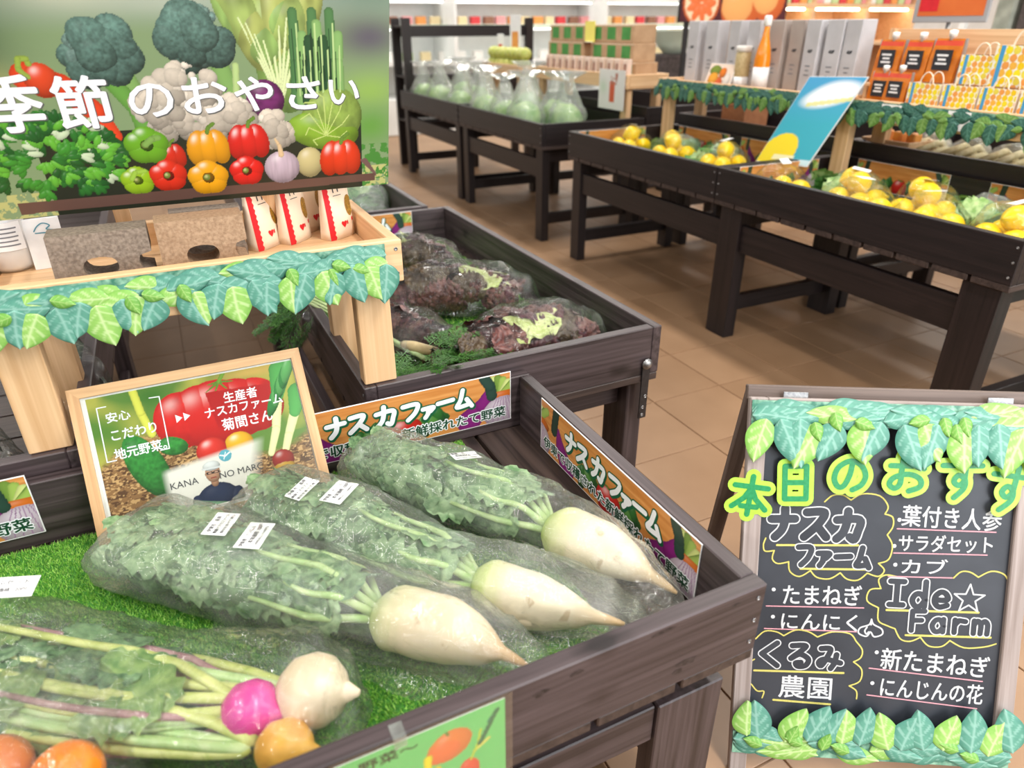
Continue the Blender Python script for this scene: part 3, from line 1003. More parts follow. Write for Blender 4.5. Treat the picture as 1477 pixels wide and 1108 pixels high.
strip('pale vegetable printed strip on the end wall of the second lemon table', (2.45, 4.095, .70), (PI / 2, 0, 0), .52)

# ------------------------------------------------------------------ green card on the front board
a = Art(.238, .168, 130, 92, 4)
a.c[:] = S(120, 216, 128)
a.mix(a.noise(.04, 3) * .5, S(100, 200, 112))
a.ell(.154, .118, .034, .029, S(248, 140, 70), .5, .01, .01, .15, None, .75)
a.ell(.148, .112, .03, .022, S(255, 128, 72), .4, .012, .01, .05, None, .8)
a.line([(.15, .147), (.153, .141)], .004, S(70, 140, 60), .05)
a.line([(.122, .11), (.116, .04)], .012, S(246, 226, 50), .03)
a.line([(.134, .08), (.130, .04)], .012, S(240, 216, 60), .03)
a.ell(.181, .05, .016, .024, S(246, 90, 60), 0, .03, .01, .1, None, .75)
a.line([(.184, .07), (.196, .1), (.2, .125)], .004, S(196, 214, 70), .04)
a.line([(.19, .085), (.212, .1)], .006, S(226, 222, 110), .04)
for k in range(7):
    a.ell(.2 + .004 * k, .1 + .008 * k, .008, .004, S(30, 130, 90), 1.1, .05, .003, 0)
a.line([(.212, .135), (.225, .15)], .004, S(24, 120, 110), .05)
GC = thing('price_card', 'bright green card with an orange tomato drawing taped to the front board', 'card', (.034, .597, .452))
GC.rotation_euler = (PI / 2, 0, 0)
part('print', a.mesh('print', M_PRINT), GC)
part('card', box(.238, .168, .0012, M_WHITE, 0), GC, (.119, .084, -.0008))
M_SLEEVE = film('clear_sleeve', .0, gloss=.25, ns=3, bstr=.03)
part('sleeve', box(.254, .18, .0006, M_SLEEVE, 0), GC, (.122, .087, .001), label='clear plastic sleeve')
M_TAPE = film('clear_tape', .1, gloss=.5, ns=60, bstr=.2)
part('tape', quadbox([(.078, .158, .0018), (.096, .158, .0018), (.096, .1772, .0018), (.078, .1772, .0018)], (0, 0, .0003), M_TAPE), GC, label='strip of clear tape')
part('tape', quadbox([(.078, .1772, .0018), (.096, .1772, .0018), (.096, .1772, -.022), (.078, .1772, -.022)], (0, .0003, 0), M_TAPE), GC, label='strip of clear tape')
text(GC, '野菜〜', .07, .148, .08, .02, .0006, M_SIGND, .02)

# ------------------------------------------------------------------ oak picture frame leaning on the bin wall
def plane_rot(th, l):
    u = Vector((math.cos(th), math.sin(th), 0))
    n = Vector((math.sin(th), -math.cos(th), 0))
    v = Vector((0, 0, 1)) * math.cos(l) - n * math.sin(l)
    return Matrix((u, v, u.cross(v))).transposed().to_euler()
FW, FH = .4715, .3325
PF = thing('framed_poster', 'oak picture frame with a grower poster leaning on the bin wall', 'picture frame', (-.2798, 1.3463, .512))
PF.rotation_euler = plane_rot(.02, .60)
fb, fd = .021, .013
def mitre(pts, mats, ax):
    part('frame_rail', quadbox([(p[0], p[1], 0) for p in pts], (0, 0, -fd), mats[ax]), PF)
mitre([(0, 0), (FW, 0), (FW - fb, fb), (fb, fb)], OAK, 'x')
mitre([(0, FH), (fb, FH - fb), (FW - fb, FH - fb), (FW, FH)], OAK, 'x')
mitre([(0, 0), (fb, fb), (fb, FH - fb), (0, FH)], OAK, 'y')
mitre([(FW, 0), (FW, FH), (FW - fb, FH - fb), (FW - fb, fb)], OAK, 'y')
part('mount', box(FW - 2 * fb, FH - 2 * fb, .004, M_WHITE, 0), PF, (FW / 2, FH / 2, -.0095), label='white card mount')
a = Art(.418, .279, 300, 200, 6)
n = a.noise(.03, 3)
a.c[:] = S(96, 132, 56)
a.mix(np.clip((a.noise(.07, 2) - .45) * 4, 0, 1) * (a.v > .12), S(180, 176, 80))
a.soft(.03, .2, .05, .06, S(74, 124, 44), .9)
a.soft(.12, .26, .05, .03, S(52, 110, 36), .8)
a.soft(.33, .27, .1, .02, S(206, 168, 90), .9)
soil = np.clip((.14 + .05 * np.sin(a.u * 14) - a.v) / .02, 0, 1)
a.mix(soil, S(142, 104, 66))
a.mix(soil * (a.noise(.008, 3, 1, 2) > .52), S(92, 62, 38))
a.mix(soil * (a.noise(.006, 2, 1, 2) > .62), S(198, 158, 108))
a.soft(.12, .07, .03, .05, S(44, 34, 26), .8)
a.mix(np.clip(1 - np.hypot((a.u - .1) / .05, (a.v - .155) / .02), 0, 1), S(206, 160, 96))
a.line([(.088, .279), (.094, .23), (.106, .18)], .016, S(206, 206, 84), .005)
rb = .8 + .45 * a.noise(.012, 2)
for dx, rx in ((-.075, .055), (.08, .06), (-.03, .07), (.04, .07), (0, .075)):
    a.ell(.243 + dx, .196, rx, .073 - abs(dx) * .15, S(214, 34, 30), 0, .02 - abs(dx) * .1, .05, .35, rb if abs(dx) > .06 else None, .5)
for k in range(5):
    a.line([(.257, .262), (.257 + .03 * math.cos(.2 + k * .9), .258 - .02 * math.sin(k * .8))], .006, S(96, 130, 44), .12, .002)
a.line([(.257, .262), (.27, .279)], .008, S(110, 150, 50), .13)
a.poly([(.225, .244), (.378, .236), (.374, .165), (.236, .16)], S(176, 24, 26))
a.ell(.213, .115, .032, .03, S(222, 52, 40), 0, .05, .02, .5)
a.ell(.27, .118, .03, .026, S(244, 182, 40), 0, .05, .02, .5)
a.ell(.085, .115, .034, .075, S(52, 138, 56), .35, .05, .03, .05, .55 + .9 * a.noise(.005, 2))
a.ell(.14, .145, .03, .02, S(56, 144, 60), -.3, .045, .02, .05, .55 + .9 * a.noise(.005, 2))
for pts in ([(.33, .08), (.352, .13), (.37, .2), (.39, .26)], [(.355, .065), (.375, .11), (.40, .16), (.418, .2)]):
    a.line(pts[:3], .014, S(226, 226, 170), .06, .022)
    a.line(pts[2:], .024, S(80, 160, 80), .07, .05)
for k in range(6):
    a.ell(.365 + .008 * k, .2 + .012 * k, .012, .045, (S(50, 140, 66), S(96, 176, 96))[k % 2], -.5, .07 + .002 * k, .01, .15)
a.ell(.352, .06, .024, .023, S(166, 44, 36), 0, .08, .02, .4)
a.ell(.352, .045, .022, .012, S(206, 160, 60), 0, .085, .02, .1)
w = np.clip(np.minimum((a.u - .105) / .015, (.305 - a.u + .3 * (a.v - .05)) / .03), 0, 1) * np.clip((.098 + (a.u - .1) * .12 - a.v) / .012, 0, 1)
a.mix(w, S(226, 222, 216))
# the grower: white cap, glasses, navy shirt
a.ell(.205, .012, .042, .034, S(36, 50, 84), 0, .1, .02, .02)
a.ell(.17, .0, .016, .03, S(36, 50, 84), .3, .1, .02, .02)
a.ell(.24, .0, .016, .03, S(36, 50, 84), -.3, .1, .02, .02)
a.line([(.16, .012), (.19, .002), (.215, -.005)], .014, S(120, 160, 130), .13)
a.ell(.204, .05, .008, .012, S(196, 146, 116), 0, .11, .02, .05)
a.ell(.204, .068, .0155, .02, S(206, 156, 126), 0, .13, .02, .1)
a.ell(.204, .084, .0175, .011, S(226, 228, 230), 0, .15, .02, .05)
a.line([(.186, .08), (.22, .078)], .004, S(206, 208, 212), .18)
for x in (.198, .211):
    a.line([(x - .004, .069), (x + .004, .069)], .0055, S(60, 50, 50), .19)
    a.line([(x - .002, .069), (x + .002, .069)], .003, S(190, 150, 130), .2)
a.line([(.199, .058), (.209, .058)], .0022, S(150, 70, 60), .2)
a.ell(.236, .099, .013, .013, S(96, 170, 190), 0, .1, .01, 0, None, .9)
a.line([(.226, .102), (.236, .098), (.246, .104)], .003, S(230, 240, 240), .2)
a.line([(.232, .092), (.238, .106)], .002, S(230, 240, 240), .2)
part('print', a.mesh('print', M_PRINTG), PF, (.0305, .0285, -.0065))
zl = -.0058
fs = .978
def ft(body, x0, x1, y, h, mat=M_TITLE, bold=.02, rot=0):
    text(PF, body, (x0 + x1) / 2 * fs, y * fs, (x1 - x0) * fs, h, zl, mat, bold, rot)
ft('安心', .0615, .107, .266, .021)
ft('こだわり', .064, .151, .227, .022)
ft('地元野菜。', .062, .163, .186, .023)
ft('生産者', .297, .369, .258, .024)
ft('ナスカファーム', .252, .420, .231, .022)
ft('菊間さん', .281, .390, .198, .026)
M_LOGO = pmat('dark_grey_print', L(60, 60, 66), None, .4)
ft('KANA', .152, .208, .091, .014, M_LOGO, .0)
ft('NO MARC', .252, .345, .089, .014, M_LOGO, .0)
part('bracket_line', strokes([[(.064, .285), (.047, .285), (.045, .17), (.062, .17)], [(.147, .285), (.166, .284), (.163, .17), (.146, .17)]], .0011, M_TITLE), PF, (0, 0, zl))
part('arrow_mark', mesh('arrows', [(.188, .238, 0), (.188, .22, 0), (.201, .229, 0), (.204, .239, 0), (.204, .221, 0), (.217, .23, 0)], [[0, 1, 2], [3, 4, 5]], M_TITLE), PF, (0, 0, zl))
M_ACR = film('acrylic_glazing', .0, gloss=.22, ns=2, bstr=.0)
part('glazing', box(FW - 2 * fb - .001, FH - 2 * fb - .001, .0008, M_ACR, 0), PF, (FW / 2, FH / 2, -.0035), label='clear acrylic sheet')

# ------------------------------------------------------------------ printed leaf garlands
def leaf_mesh(kind, seed, nx=27, ny=15, print_=True):
    rg = np.random.default_rng(seed)
    t = np.linspace(0, 1, nx)
    s = np.linspace(-1, 1, ny)
    T, Sg = np.meshgrid(t, s)
    prof = np.sin(PI * np.clip(T, 0, 1) ** .74) ** .82
    prof /= prof.max()
    V = np.stack([T, Sg * .5 * prof + .03 * np.sin(T * 4 + seed), .006 * (1 - Sg ** 2)], -1).reshape(-1, 3)
    if kind == 'teal':
        b, d, v = S(104, 166, 146), S(62, 124, 108), S(170, 212, 200)
    elif kind == 'lime':
        b, d, v = S(160, 204, 110), S(112, 170, 70), S(226, 238, 190)
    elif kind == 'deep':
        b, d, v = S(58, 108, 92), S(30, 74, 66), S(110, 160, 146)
    elif kind == 'moss':
        b, d, v = S(110, 152, 74), S(78, 124, 52), S(164, 196, 126)
    else:
        b, d, v = S(126, 182, 84), S(92, 150, 58), S(186, 216, 140)
    nz = rg.random(T.shape)
    nz = (nz + np.roll(nz, 1, 0) + np.roll(nz, 1, 1)) / 3
    m = np.clip(.55 * nz + .55 * np.abs(Sg) ** 2, 0, 1)[..., None]
    c = b * (1 - m) + d * m
    vein = np.maximum(np.exp(-(Sg * prof / .07) ** 2), .75 * (np.abs(((T * 4.2 - np.abs(Sg) * 1.2) % 1) - .5) < .1) * (np.abs(Sg) < .8))[..., None]
    c = c * (1 - .55 * vein) + v * .55 * vein
    F = [[j * nx + i, j * nx + i + 1, (j + 1) * nx + i + 1, (j + 1) * nx + i] for j in range(ny - 1) for i in range(nx - 1)]
    return mesh('leaf', V, F, M_LEAFPRINT, True, c.reshape(-1, 3))
LEAF = {k: [leaf_mesh(k, s) for s in (1, 2)] for k in ('teal', 'lime', 'green', 'deep', 'moss')}
def garland(r, W_, sgn, top, seed, long_=.085, dens=.036, dark=False):
    """leaves pinned along a strip: sgn -1 hangs down from v=top, +1 grows up from it"""
    rg = random.Random(seed)
    z = .0006
    def put(kind, u, v, l, w, ang):
        nonlocal z
        z += .00022
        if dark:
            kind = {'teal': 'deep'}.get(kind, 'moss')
        part('leaf', rg.choice(LEAF[kind]), r, (u, v, z), (0, 0, ang), (l, w, .6))
    for row, (dv, st_) in enumerate(((.022, .034), (.034, .05))):   # leaves lying along the straight edge
        n = int(W_ / st_)
        for k in range(n + 1):
            u = k / n * W_
            a = rg.choice((0, PI)) + rg.uniform(-.3, .3)
            l = long_ * rg.uniform(.8, 1.05)
            du = l * math.cos(a)
            if u + du < 0 or u + du > W_:
                a = PI - a
            put('teal' if rg.random() < .85 else 'lime', u, top + sgn * (dv + rg.uniform(-.002, .006)), l, .046, a)
    n = int(W_ / dens)
    for k in range(n + 1):      # leaves with free tips
        u = (k + .5 * rg.random()) / n * (W_ - .03) + .01
        a = sgn * PI / 2 + rg.uniform(-.5, .5)
        kind = ('teal', 'lime', 'teal', 'teal', 'lime')[(k + seed) % 5]
        put(kind, u, top + sgn * rg.uniform(.032, .046), long_ * rg.uniform(.85, 1.1), .064 * rg.uniform(.9, 1.1), a)
    for k in range(int(W_ / .08)):
        u = rg.uniform(.02, W_ - .05)
        put('green', u, top + sgn * rg.uniform(.02, .045), .042, .027, rg.choice((.3 * sgn, PI - .3 * sgn, sgn * 1.2)))
M_IVY = pmat('printed_ivy', L(58, 122, 100), L(150, 196, 170), .4, 60)
def garland_thing(label, loc, rot, W_, H_, sgn, seed, group=None, **kw):
    r = thing('leaf_garland', label, 'garland', loc, 0, group)
    r.rotation_euler = rot
    part('backing', box(W_, .05, .0006, M_IVY, 0), r, (W_ / 2, sgn * .0255, .0002), label='leaf patterned backing strip')
    garland(r, W_, sgn, 0, seed, **kw)
    return r
garland_thing('printed ivy leaf garland on the front rail of the pine shelf', (-.402, 1.4843, 1.021), (PI / 2, 0, 0), .80, .12, -1, 3, None, long_=.085)

# ------------------------------------------------------------------ chalkboard
CB = thing('chalkboard', 'standing chalkboard with grey frame, handwritten menu and green cut-out title', 'chalkboard', (.842, .674, .05))
CB.rotation_euler = plane_rot(-.52, .3724)
M_BOARD = pmat('blackboard', L(38, 42, 50), L(56, 60, 68), .42, 6, .05, .5, detail=6)
M_CHALK = pmat('white_chalk', L(232, 234, 236), L(190, 194, 198), .9, 900)
M_CHY = pmat('yellow_chalk', L(228, 218, 120), L(190, 180, 96), .9, 900)
M_CHP = pmat('pink_chalk', L(232, 170, 180), L(200, 140, 152), .9, 900)
M_LIME = pmat('lime_paper', L(166, 222, 62), L(174, 228, 74), .35, 60)
M_DGR = pmat('green_marker', L(20, 132, 74), L(36, 146, 88), .35, 150)
CW, CH = .578, .772
part('stile', box(.036, CH + .045, .02, GREYW['y'], .002), CB, (.018, CH / 2 - .0225, -.01))
part('stile', box(.036, CH + .045, .02, GREYW['y'], .002), CB, (CW - .018, CH / 2 - .0225, -.01))
part('crossbar', box(CW - .073, .036, .02, GREYW['x'], .002), CB, (CW / 2, CH - .018, -.01))
part('crossbar', box(CW - .073, .036, .02, GREYW['x'], .002), CB, (CW / 2, .018, -.01))
part('panel', box(CW - .07, CH - .07, .006, M_BOARD, 0), CB, (CW / 2, CH / 2, -.012), label='black writing panel')
# hinged rear frame, opened backwards
RR = part('rear_frame', box(CW, .03, .02, GREYB['x'], .002), CB, (CW / 2, CH + .008, -.036), label='hinged rear leg frame')
aR = -.62
for x in (-CW / 2 + .018, CW / 2 - .018):
    part('rear_leg', box(.034, .84, .02, GREYB['y'], .002), RR, (x, -.41 * math.cos(aR), .41 * math.sin(aR) - .004), (aR * -1, 0, 0))
part('rear_rail', box(CW - .07, .034, .018, GREYB['x'], .002), RR, (0, -.7 * math.cos(aR), .7 * math.sin(aR)), (-aR, 0, 0))
for x in (.095, .50):
    part('hinge', box(.05, .02, .003, M_STEEL, .0008), CB, (x, CH + .002, -.0165), label='silver hinge')
zp = -.0083
def cl(lines, r, mat, z=zp):
    part('lettering', strokes(lines, r, mat), CB, (0, 0, z))
def each(lines, r, mat, name):
    for k, l_ in enumerate(lines):
        part(name, strokes([l_], r, mat), CB, (0, 0, zp + 2e-5 * (k % 5)))
def ct_(body, x0, x1, y, h, rot=.02, mat=M_CHALK, bold=.012):
    text(CB, body, (x0 + x1) / 2, y, x1 - x0, h, zp, mat, bold, rot)
ct_('葉付き人参', .323, .520, .533, .045, -.02)
ct_('サラダセット', .321, .507, .478, .036, .02)
ct_('カブ', .330, .422, .428, .031, .02)
ct_('たまねぎ', .093, .254, .356, .043, .03)
ct_('にんにく', .093, .250, .296, .036, .02)
ct_('新たまねぎ', .304, .524, .219, .047, -.04)
ct_('にんじんの花', .308, .517, .157, .043, -.03)
each([[(x, y)] for x, y in ((.073, .363), (.075, .303), (.318, .525), (.312, .469), (.317, .429), (.294, .236), (.29, .167))], .0042, M_CHALK, 'bullet_dot')
each([[(.06, .326), (.26, .332)], [(.059, .276), (.249, .279)], [(.315, .506), (.511, .507)], [(.312, .454), (.498, .458)], [(.305, .403), (.433, .406)], [(.281, .2), (.513, .184)], [(.281, .14), (.507, .123)]], .0013, M_CHP, 'pink_underline')
each([[(.074, .46), (.239, .467)], [(.125, .411), (.268, .416)], [(.043, .181), (.229, .186)], [(.087, .117), (.206, .114)], [(.307, .33), (.492, .334)], [(.35, .277), (.521, .281)]], .0022, M_CHY, 'yellow_underline')
each([catmull(p, 4) for p in (
    [(.165, .557), (.18, .571), (.2, .573), (.218, .563)], [(.218, .563), (.24, .577), (.275, .574), (.293, .553), (.288, .536)],
    [(.288, .536), (.304, .53), (.306, .51), (.296, .492)], [(.296, .492), (.308, .47), (.303, .44), (.283, .43)], [(.283, .43), (.296, .416), (.285, .402), (.262, .408)],
    [(.262, .408), (.244, .392), (.222, .393), (.207, .406)], [(.207, .406), (.186, .392), (.16, .394), (.146, .408)], [(.146, .408), (.124, .394), (.104, .404), (.1, .425)],
    [(.1, .425), (.078, .42), (.066, .43), (.069, .448)], [(.069, .448), (.05, .446), (.046, .46), (.05, .474)],
    [(.436, .406), (.45, .42), (.468, .42), (.485, .41)], [(.485, .41), (.51, .424), (.536, .418), (.547, .398)],
    [(.323, .403), (.3, .406), (.286, .395), (.292, .376)], [(.292, .376), (.27, .372), (.266, .348), (.29, .334)], [(.29, .334), (.292, .306), (.31, .296), (.327, .29)],
    [(.327, .29), (.34, .268), (.36, .264), (.38, .274)], [(.38, .274), (.398, .256), (.424, .256), (.44, .27)], [(.44, .27), (.47, .256), (.51, .26), (.533, .268)],
    [(.042, .252), (.06, .27), (.084, .27), (.1, .262)], [(.1, .262), (.124, .276), (.15, .274), (.17, .263)], [(.17, .263), (.2, .276), (.236, .274), (.25, .258)],
    [(.25, .258), (.264, .24), (.262, .222), (.248, .212)], [(.248, .212), (.266, .196), (.264, .17), (.243, .158)], [(.243, .158), (.256, .15), (.26, .142), (.26, .13)],
    [(.042, .206), (.03, .195), (.026, .165), (.04, .148)], [(.04, .148), (.052, .135), (.066, .135), (.063, .12)])], .0015, M_CHY, 'cloud_outline')
def hollow(chars, x0, x1, y0, y1, ro, ri, ys=None):
    n = len(chars)
    w = (x1 - x0) / n
    for k, ch in enumerate(chars):
        out = glyph(ch, x0 + k * w + w * .12, y0 + (y1 - y0) * .08, w * .76, (y1 - y0) * .84)
        cl(out, ro, M_CHALK, zp + .0002)
        cl(out, ri, M_BOARD, zp + .0005)
hollow('ナスカ', .05, .250, .472, .545, .0115, .0088)
hollow('ファーム', .112, .270, .416, .466, .0085, .0062)
hollow('くるみ', .042, .230, .190, .250, .0085, .006)
hollow('Ide', .302, .438, .336, .400, .0085, .006)
hollow('Farm', .350, .520, .284, .337, .008, .0055)
star = [(.471 + (.032 if k % 2 == 0 else .013) * math.sin(k * PI / 5), .362 + (.032 if k % 2 == 0 else .013) * math.cos(k * PI / 5)) for k in range(11)]
cl([star], .0016, M_CHALK)
text(CB, '農園', .152, .149, .11, .05, zp, M_CHALK, .012)
cl([catmull([(.278, .308), (.274, .296), (.256, .288), (.254, .276), (.27, .27), (.278, .28), (.286, .27), (.302, .276), (.3, .288), (.283, .297), (.278, .308)], 4), [(.278, .305), (.278, .296)], catmull([(.27, .29), (.266, .282), (.27, .275), (.274, .28)], 3)], .0016, M_CHALK)
for k, (ch, cx, cy, w, h, rot) in enumerate((('本', .010, .567, .064, .070, -.12), ('日', .100, .598, .05, .066, .04), ('の', .207, .618, .06, .060, .0), ('お', .319, .623, .062, .062, -.06), ('す', .427, .622, .066, .074, -.02), ('す', .523, .602, .066, .08, -.16))):
    w, h = w * 1.2, h * 1.16
    t_ = part('title_letter', strokes(glyph(ch, -w / 2, -h / 2, w, h), .0155, M_LIME), CB, (cx, cy, .0012 + .0004 * k), (0, 0, rot), label='lime paper letter with green strokes')
    part('stroke', strokes(glyph(ch, -w / 2, -h / 2, w, h), .0055, M_DGR), t_, (0, 0, .0008))
ga = garland_thing('printed leaf garland hanging along the top of the chalkboard', (.842, .674, .05), plane_rot(-.52, .3724), .572, .1, -1, 6, None, long_=.1, dens=.04)
off = Matrix.Translation((.842, .674, .05)) @ plane_rot(-.52, .3724).to_matrix().to_4x4()
ga.location = off @ Vector((.003, CH - .004, .002))
gb = garland_thing('printed leaf garland growing up along the bottom of the chalkboard', (0, 0, 0), plane_rot(-.52, .3724), .572, .1, 1, 9, None, long_=.092, dens=.042)
gb.location = off @ Vector((.003, -.002, .002))

# ------------------------------------------------------------------ goods in the pine shelf
M_BRICKD = pmat('dark_brown_brick', L(110, 97, 86), L(144, 130, 116), .9, 150, .5, .3, .003, detail=8)
M_BRICKL = pmat('buff_brown_brick', L(146, 119, 94), L(174, 146, 118), .9, 150, .5, .3, .003, detail=8)
def brick_mesh(w, d, h, mat):
    """brick on its long side: an oval hole runs front to back, a half-round notch is cut in the right end"""
    prof = [(0, 0), (w, 0), (w, .25 * h), (w - .022, .3 * h), (w - .027, .42 * h), (w - .022, .54 * h), (w, .59 * h), (w, h), (0, h)]
    hx, hz, hw, hh = w * .47, h * .40, .032, .021
    nh = 20
    hole = []
    for k in range(nh):
        a = 2 * PI * k / nh
        c, s_ = math.cos(a), math.sin(a)
        hole.append((hx + (hw - hh) * (1 if c > 0 else -1) * min(1, abs(c) * 1.6) + hh * c, hz + hh * s_))
    bm = bmesh.new()
    for y in (0, d):
        o = [bm.verts.new((x, y + (.012 if z > h * .9 and y == 0 else 0), z)) for x, z in prof]
        i = [bm.verts.new((x, y, z)) for x, z in hole]
        e = [bm.edges.new((o[k], o[(k + 1) % len(o)])) for k in range(len(o))] + [bm.edges.new((i[k], i[(k + 1) % nh])) for k in range(nh)]
        bmesh.ops.triangle_fill(bm, use_beauty=True, use_dissolve=False, edges=e)
        if y == 0:
            o0, i0 = o, i
    for A_, B_ in ((o0, o), (i0, i)):
        for k in range(len(A_)):
            bm.faces.new((A_[k], A_[(k + 1) % len(A_)], B_[(k + 1) % len(A_)], B_[k]))
    bmesh.ops.recalc_face_normals(bm, faces=bm.faces)
    m = bpy.data.meshes.new('brick')
    bm.to_mesh(m)
    bm.free()
    m.materials.append(mat)
    return m
ZSH = .9715
thing('brick', 'dark speckled brick with an oval hole, left of the buff brick', 'brick', (-.248, 1.59, ZSH), .0, None, brick_mesh(.182, .085, .112, M_BRICKD))
thing('brick', 'buff brown brick with an oval hole beside the red paper packs', 'brick', (-.05, 1.575, ZSH), .0, None, brick_mesh(.172, .085, .122, M_BRICKL))
thing('brick', 'brick lying behind the buff brick, mostly hidden by the picture board', 'brick', (-.02, 1.70, ZSH), 0, None, brick_mesh(.15, .06, .112, M_BRICKD))

M_CREAM = pmat('cream_paper', L(236, 214, 188), L(240, 220, 196), .5, 30)
M_RED = pmat('red_print', L(200, 22, 34), L(212, 28, 40), .4, 30)
M_GOLD = pmat('golden_seasoning', L(176, 130, 40), L(120, 84, 30), .4, 300)
def pack(label, x, y, ang, group=None):
    r = thing('seasoning_pack', label, 'pack', (x, y, ZSH), ang, group)
    w, h, d = .088, .15, .046
    def shell(fx, fz):   # standing pouch: wide gusset at the foot, flat at the top
        X = (fx - .5) * w
        t = d / 2 * (1 - fz) ** .7 * (1 - .3 * (2 * abs(fx - .5)) ** 3) + .001
        return X, t
    V, F = [], []
    nx, nz = 9, 9
    for s in (-1, 1):
        for j in range(nz):
            for i in range(nx):
                X, t = shell(i / (nx - 1), j / (nz - 1))
                V.append((X, s * t, h * j / (nz - 1)))
    for s in (0, 1):
        for j in range(nz - 1):
            for i in range(nx - 1):
                b = s * nx * nz + j * nx + i
                f = [b, b + 1, b + nx + 1, b + nx]
                F.append(f if s == 0 else f[::-1])
    o = nx * nz
    for i in range(nx - 1):
        F.append([i + 1, i, o + i, o + i + 1])
        F.append([(nz - 1) * nx + i, (nz - 1) * nx + i + 1, o + (nz - 1) * nx + i + 1, o + (nz - 1) * nx + i])
    for j in range(nz - 1):
        F.append([j * nx, (j + 1) * nx, o + (j + 1) * nx, o + j * nx])
        F.append([j * nx + nx - 1, o + j * nx + nx - 1, o + (j + 1) * nx + nx - 1, (j + 1) * nx + nx - 1])
    part('pouch', mesh('pouch', V, F, M_CREAM, True), r)
    def on(pts, mat, name, lift=.0006, lab=None):
        VV = []
        for px, pz in pts:
            X, t = shell(px / w + .5, pz / h)
            VV.append((px, -t - lift, pz))
        part(name, mesh(name, VV, [list(range(len(VV)))], mat), r, label=lab)
    # red band with a pinked edge down the left side, in short pieces following the pouch
    nb = 12
    VV, FF = [], []
    for k in range(nb):
        z0, z1 = h * k / nb, h * (k + 1) / nb
        b = len(VV)
        for px, pz in ((-.044, z0), (-.030, z0), (-.0265, (z0 + z1) / 2), (-.030, z1), (-.044, z1)):
            X, t = shell(px / w + .5, pz / h)
            VV.append((px, -t - .0006, pz))
        FF.append(list(range(b, b + 5)))
    part('red_band', mesh('band', VV, FF, M_RED), r, label='red band with a pinked edge')
    on([(.006 + .009 * math.sin(a) ** 3 * 1.05, .034 + .008 * (math.cos(a) - .38 * math.cos(2 * a) - .15 * math.cos(3 * a))) for a in [2 * PI * k / 20 for k in range(20)]], M_RED, 'heart_mark')
    on([(.016, .03), (.044, .036), (.044, .045), (.016, .039)], M_RED, 'ribbon_mark')
    on([(.034 + .014 * math.cos(a), .075 + .026 * math.sin(a)) for a in [2 * PI * k / 16 for k in range(16)] if .034 + .014 * math.cos(a) < .0441], M_GOLD, 'window', lab='oval window showing golden seasoning')
    for k, (px, hh) in enumerate(((-.012, .016), (.004, .016))):
        on([(px, .112), (px + .0035, .112), (px + .0035, .112 + hh), (px, .112 + hh)], M_INK, 'lettering')
    on([(-.014, .104), (.014, .104), (.014, .1055), (-.014, .1055)], M_INK, 'lettering')
    return r
pack('red edged cream paper pack between the buff brick and another pack', .175, 1.762, .75)
pack('red edged cream paper pack in the middle of the front three', .253, 1.785, .78)
pack('red edged cream paper pack nearest the shelf end', .357, 1.772, .60)
for k, (x, y, wh) in enumerate(((.23, 1.865, 'leftmost'), (.305, 1.872, 'middle'), (.372, 1.86, 'rightmost'))):
    pack('red edged cream paper pack in the shadowed second row, %s of three' % wh, x, y, .7, 'second row of red edged packs')
# white pouches at the left end
M_MILKY = film('milky_pouch', .5, gloss=.4, ns=8, bstr=.2, white=(.95, .93, .92, 1))
M_PINKW = pmat('white_powder', L(232, 224, 220), L(240, 234, 230), .7, 60)
cp = thing('white_pouch', 'milky standing pouch of white powder with a printed label at the shelf\'s left', 'pouch', (-.352, 1.83, ZSH), .2)
part('pouch', lathe([(.004, .001), (.036, .002), (.043, .012), (.046, .05), (.043, .11), (.03, .15), (.003, .165)], M_MILKY, 24), cp)
part('powder', lathe([(.002, .003), (.034, .004), (.041, .013), (.043, .05), (.04, .08), (.002, .085)], M_PINKW, 20), cp)
def curved(w, h, r_, z0, mat):
    n = 9
    V = [(r_ * math.sin(-w / 2 / r_ + w / r_ * i / (n - 1)), -r_ * math.cos(-w / 2 / r_ + w / r_ * i / (n - 1)), z0 + j * h) for j in (0, 1) for i in range(n)]
    return mesh('label', V, [[i, i + 1, n + i + 1, n + i] for i in range(n - 1)], mat, True)
lb = part('label', curved(.07, .06, .0475, .05, M_WHITE), cp, label='white printed label')
for k in range(5):
    V = curved(.05 - .006 * (k % 2), .003, .0479, .06 + .009 * k, M_GREY)
    part('print_line', V, lb)
cw = thing('white_packet', 'flat white paper packet with a teal wave mark beside the dark brick', 'packet', (-.275, 1.80, ZSH), .12)
part('sheet', quadbox([(-.035, 0, 0), (.035, 0, 0), (.035, .02, .105), (-.035, .02, .105)], (0, .012, 0), M_WHITE), cw)
M_TEAL = pmat('teal_print', L(70, 140, 160), None, .5)
part('mark', strokes([catmull([(-.02, .0), (-.012, .01), (0, .016), (.012, .01), (.004, .003), (.016, .0)], 4), [(-.018, -.004), (.018, -.005)]], .0012, M_TEAL), cw, (.003, .0145, .08), (PI / 2 - .19, 0, 0))

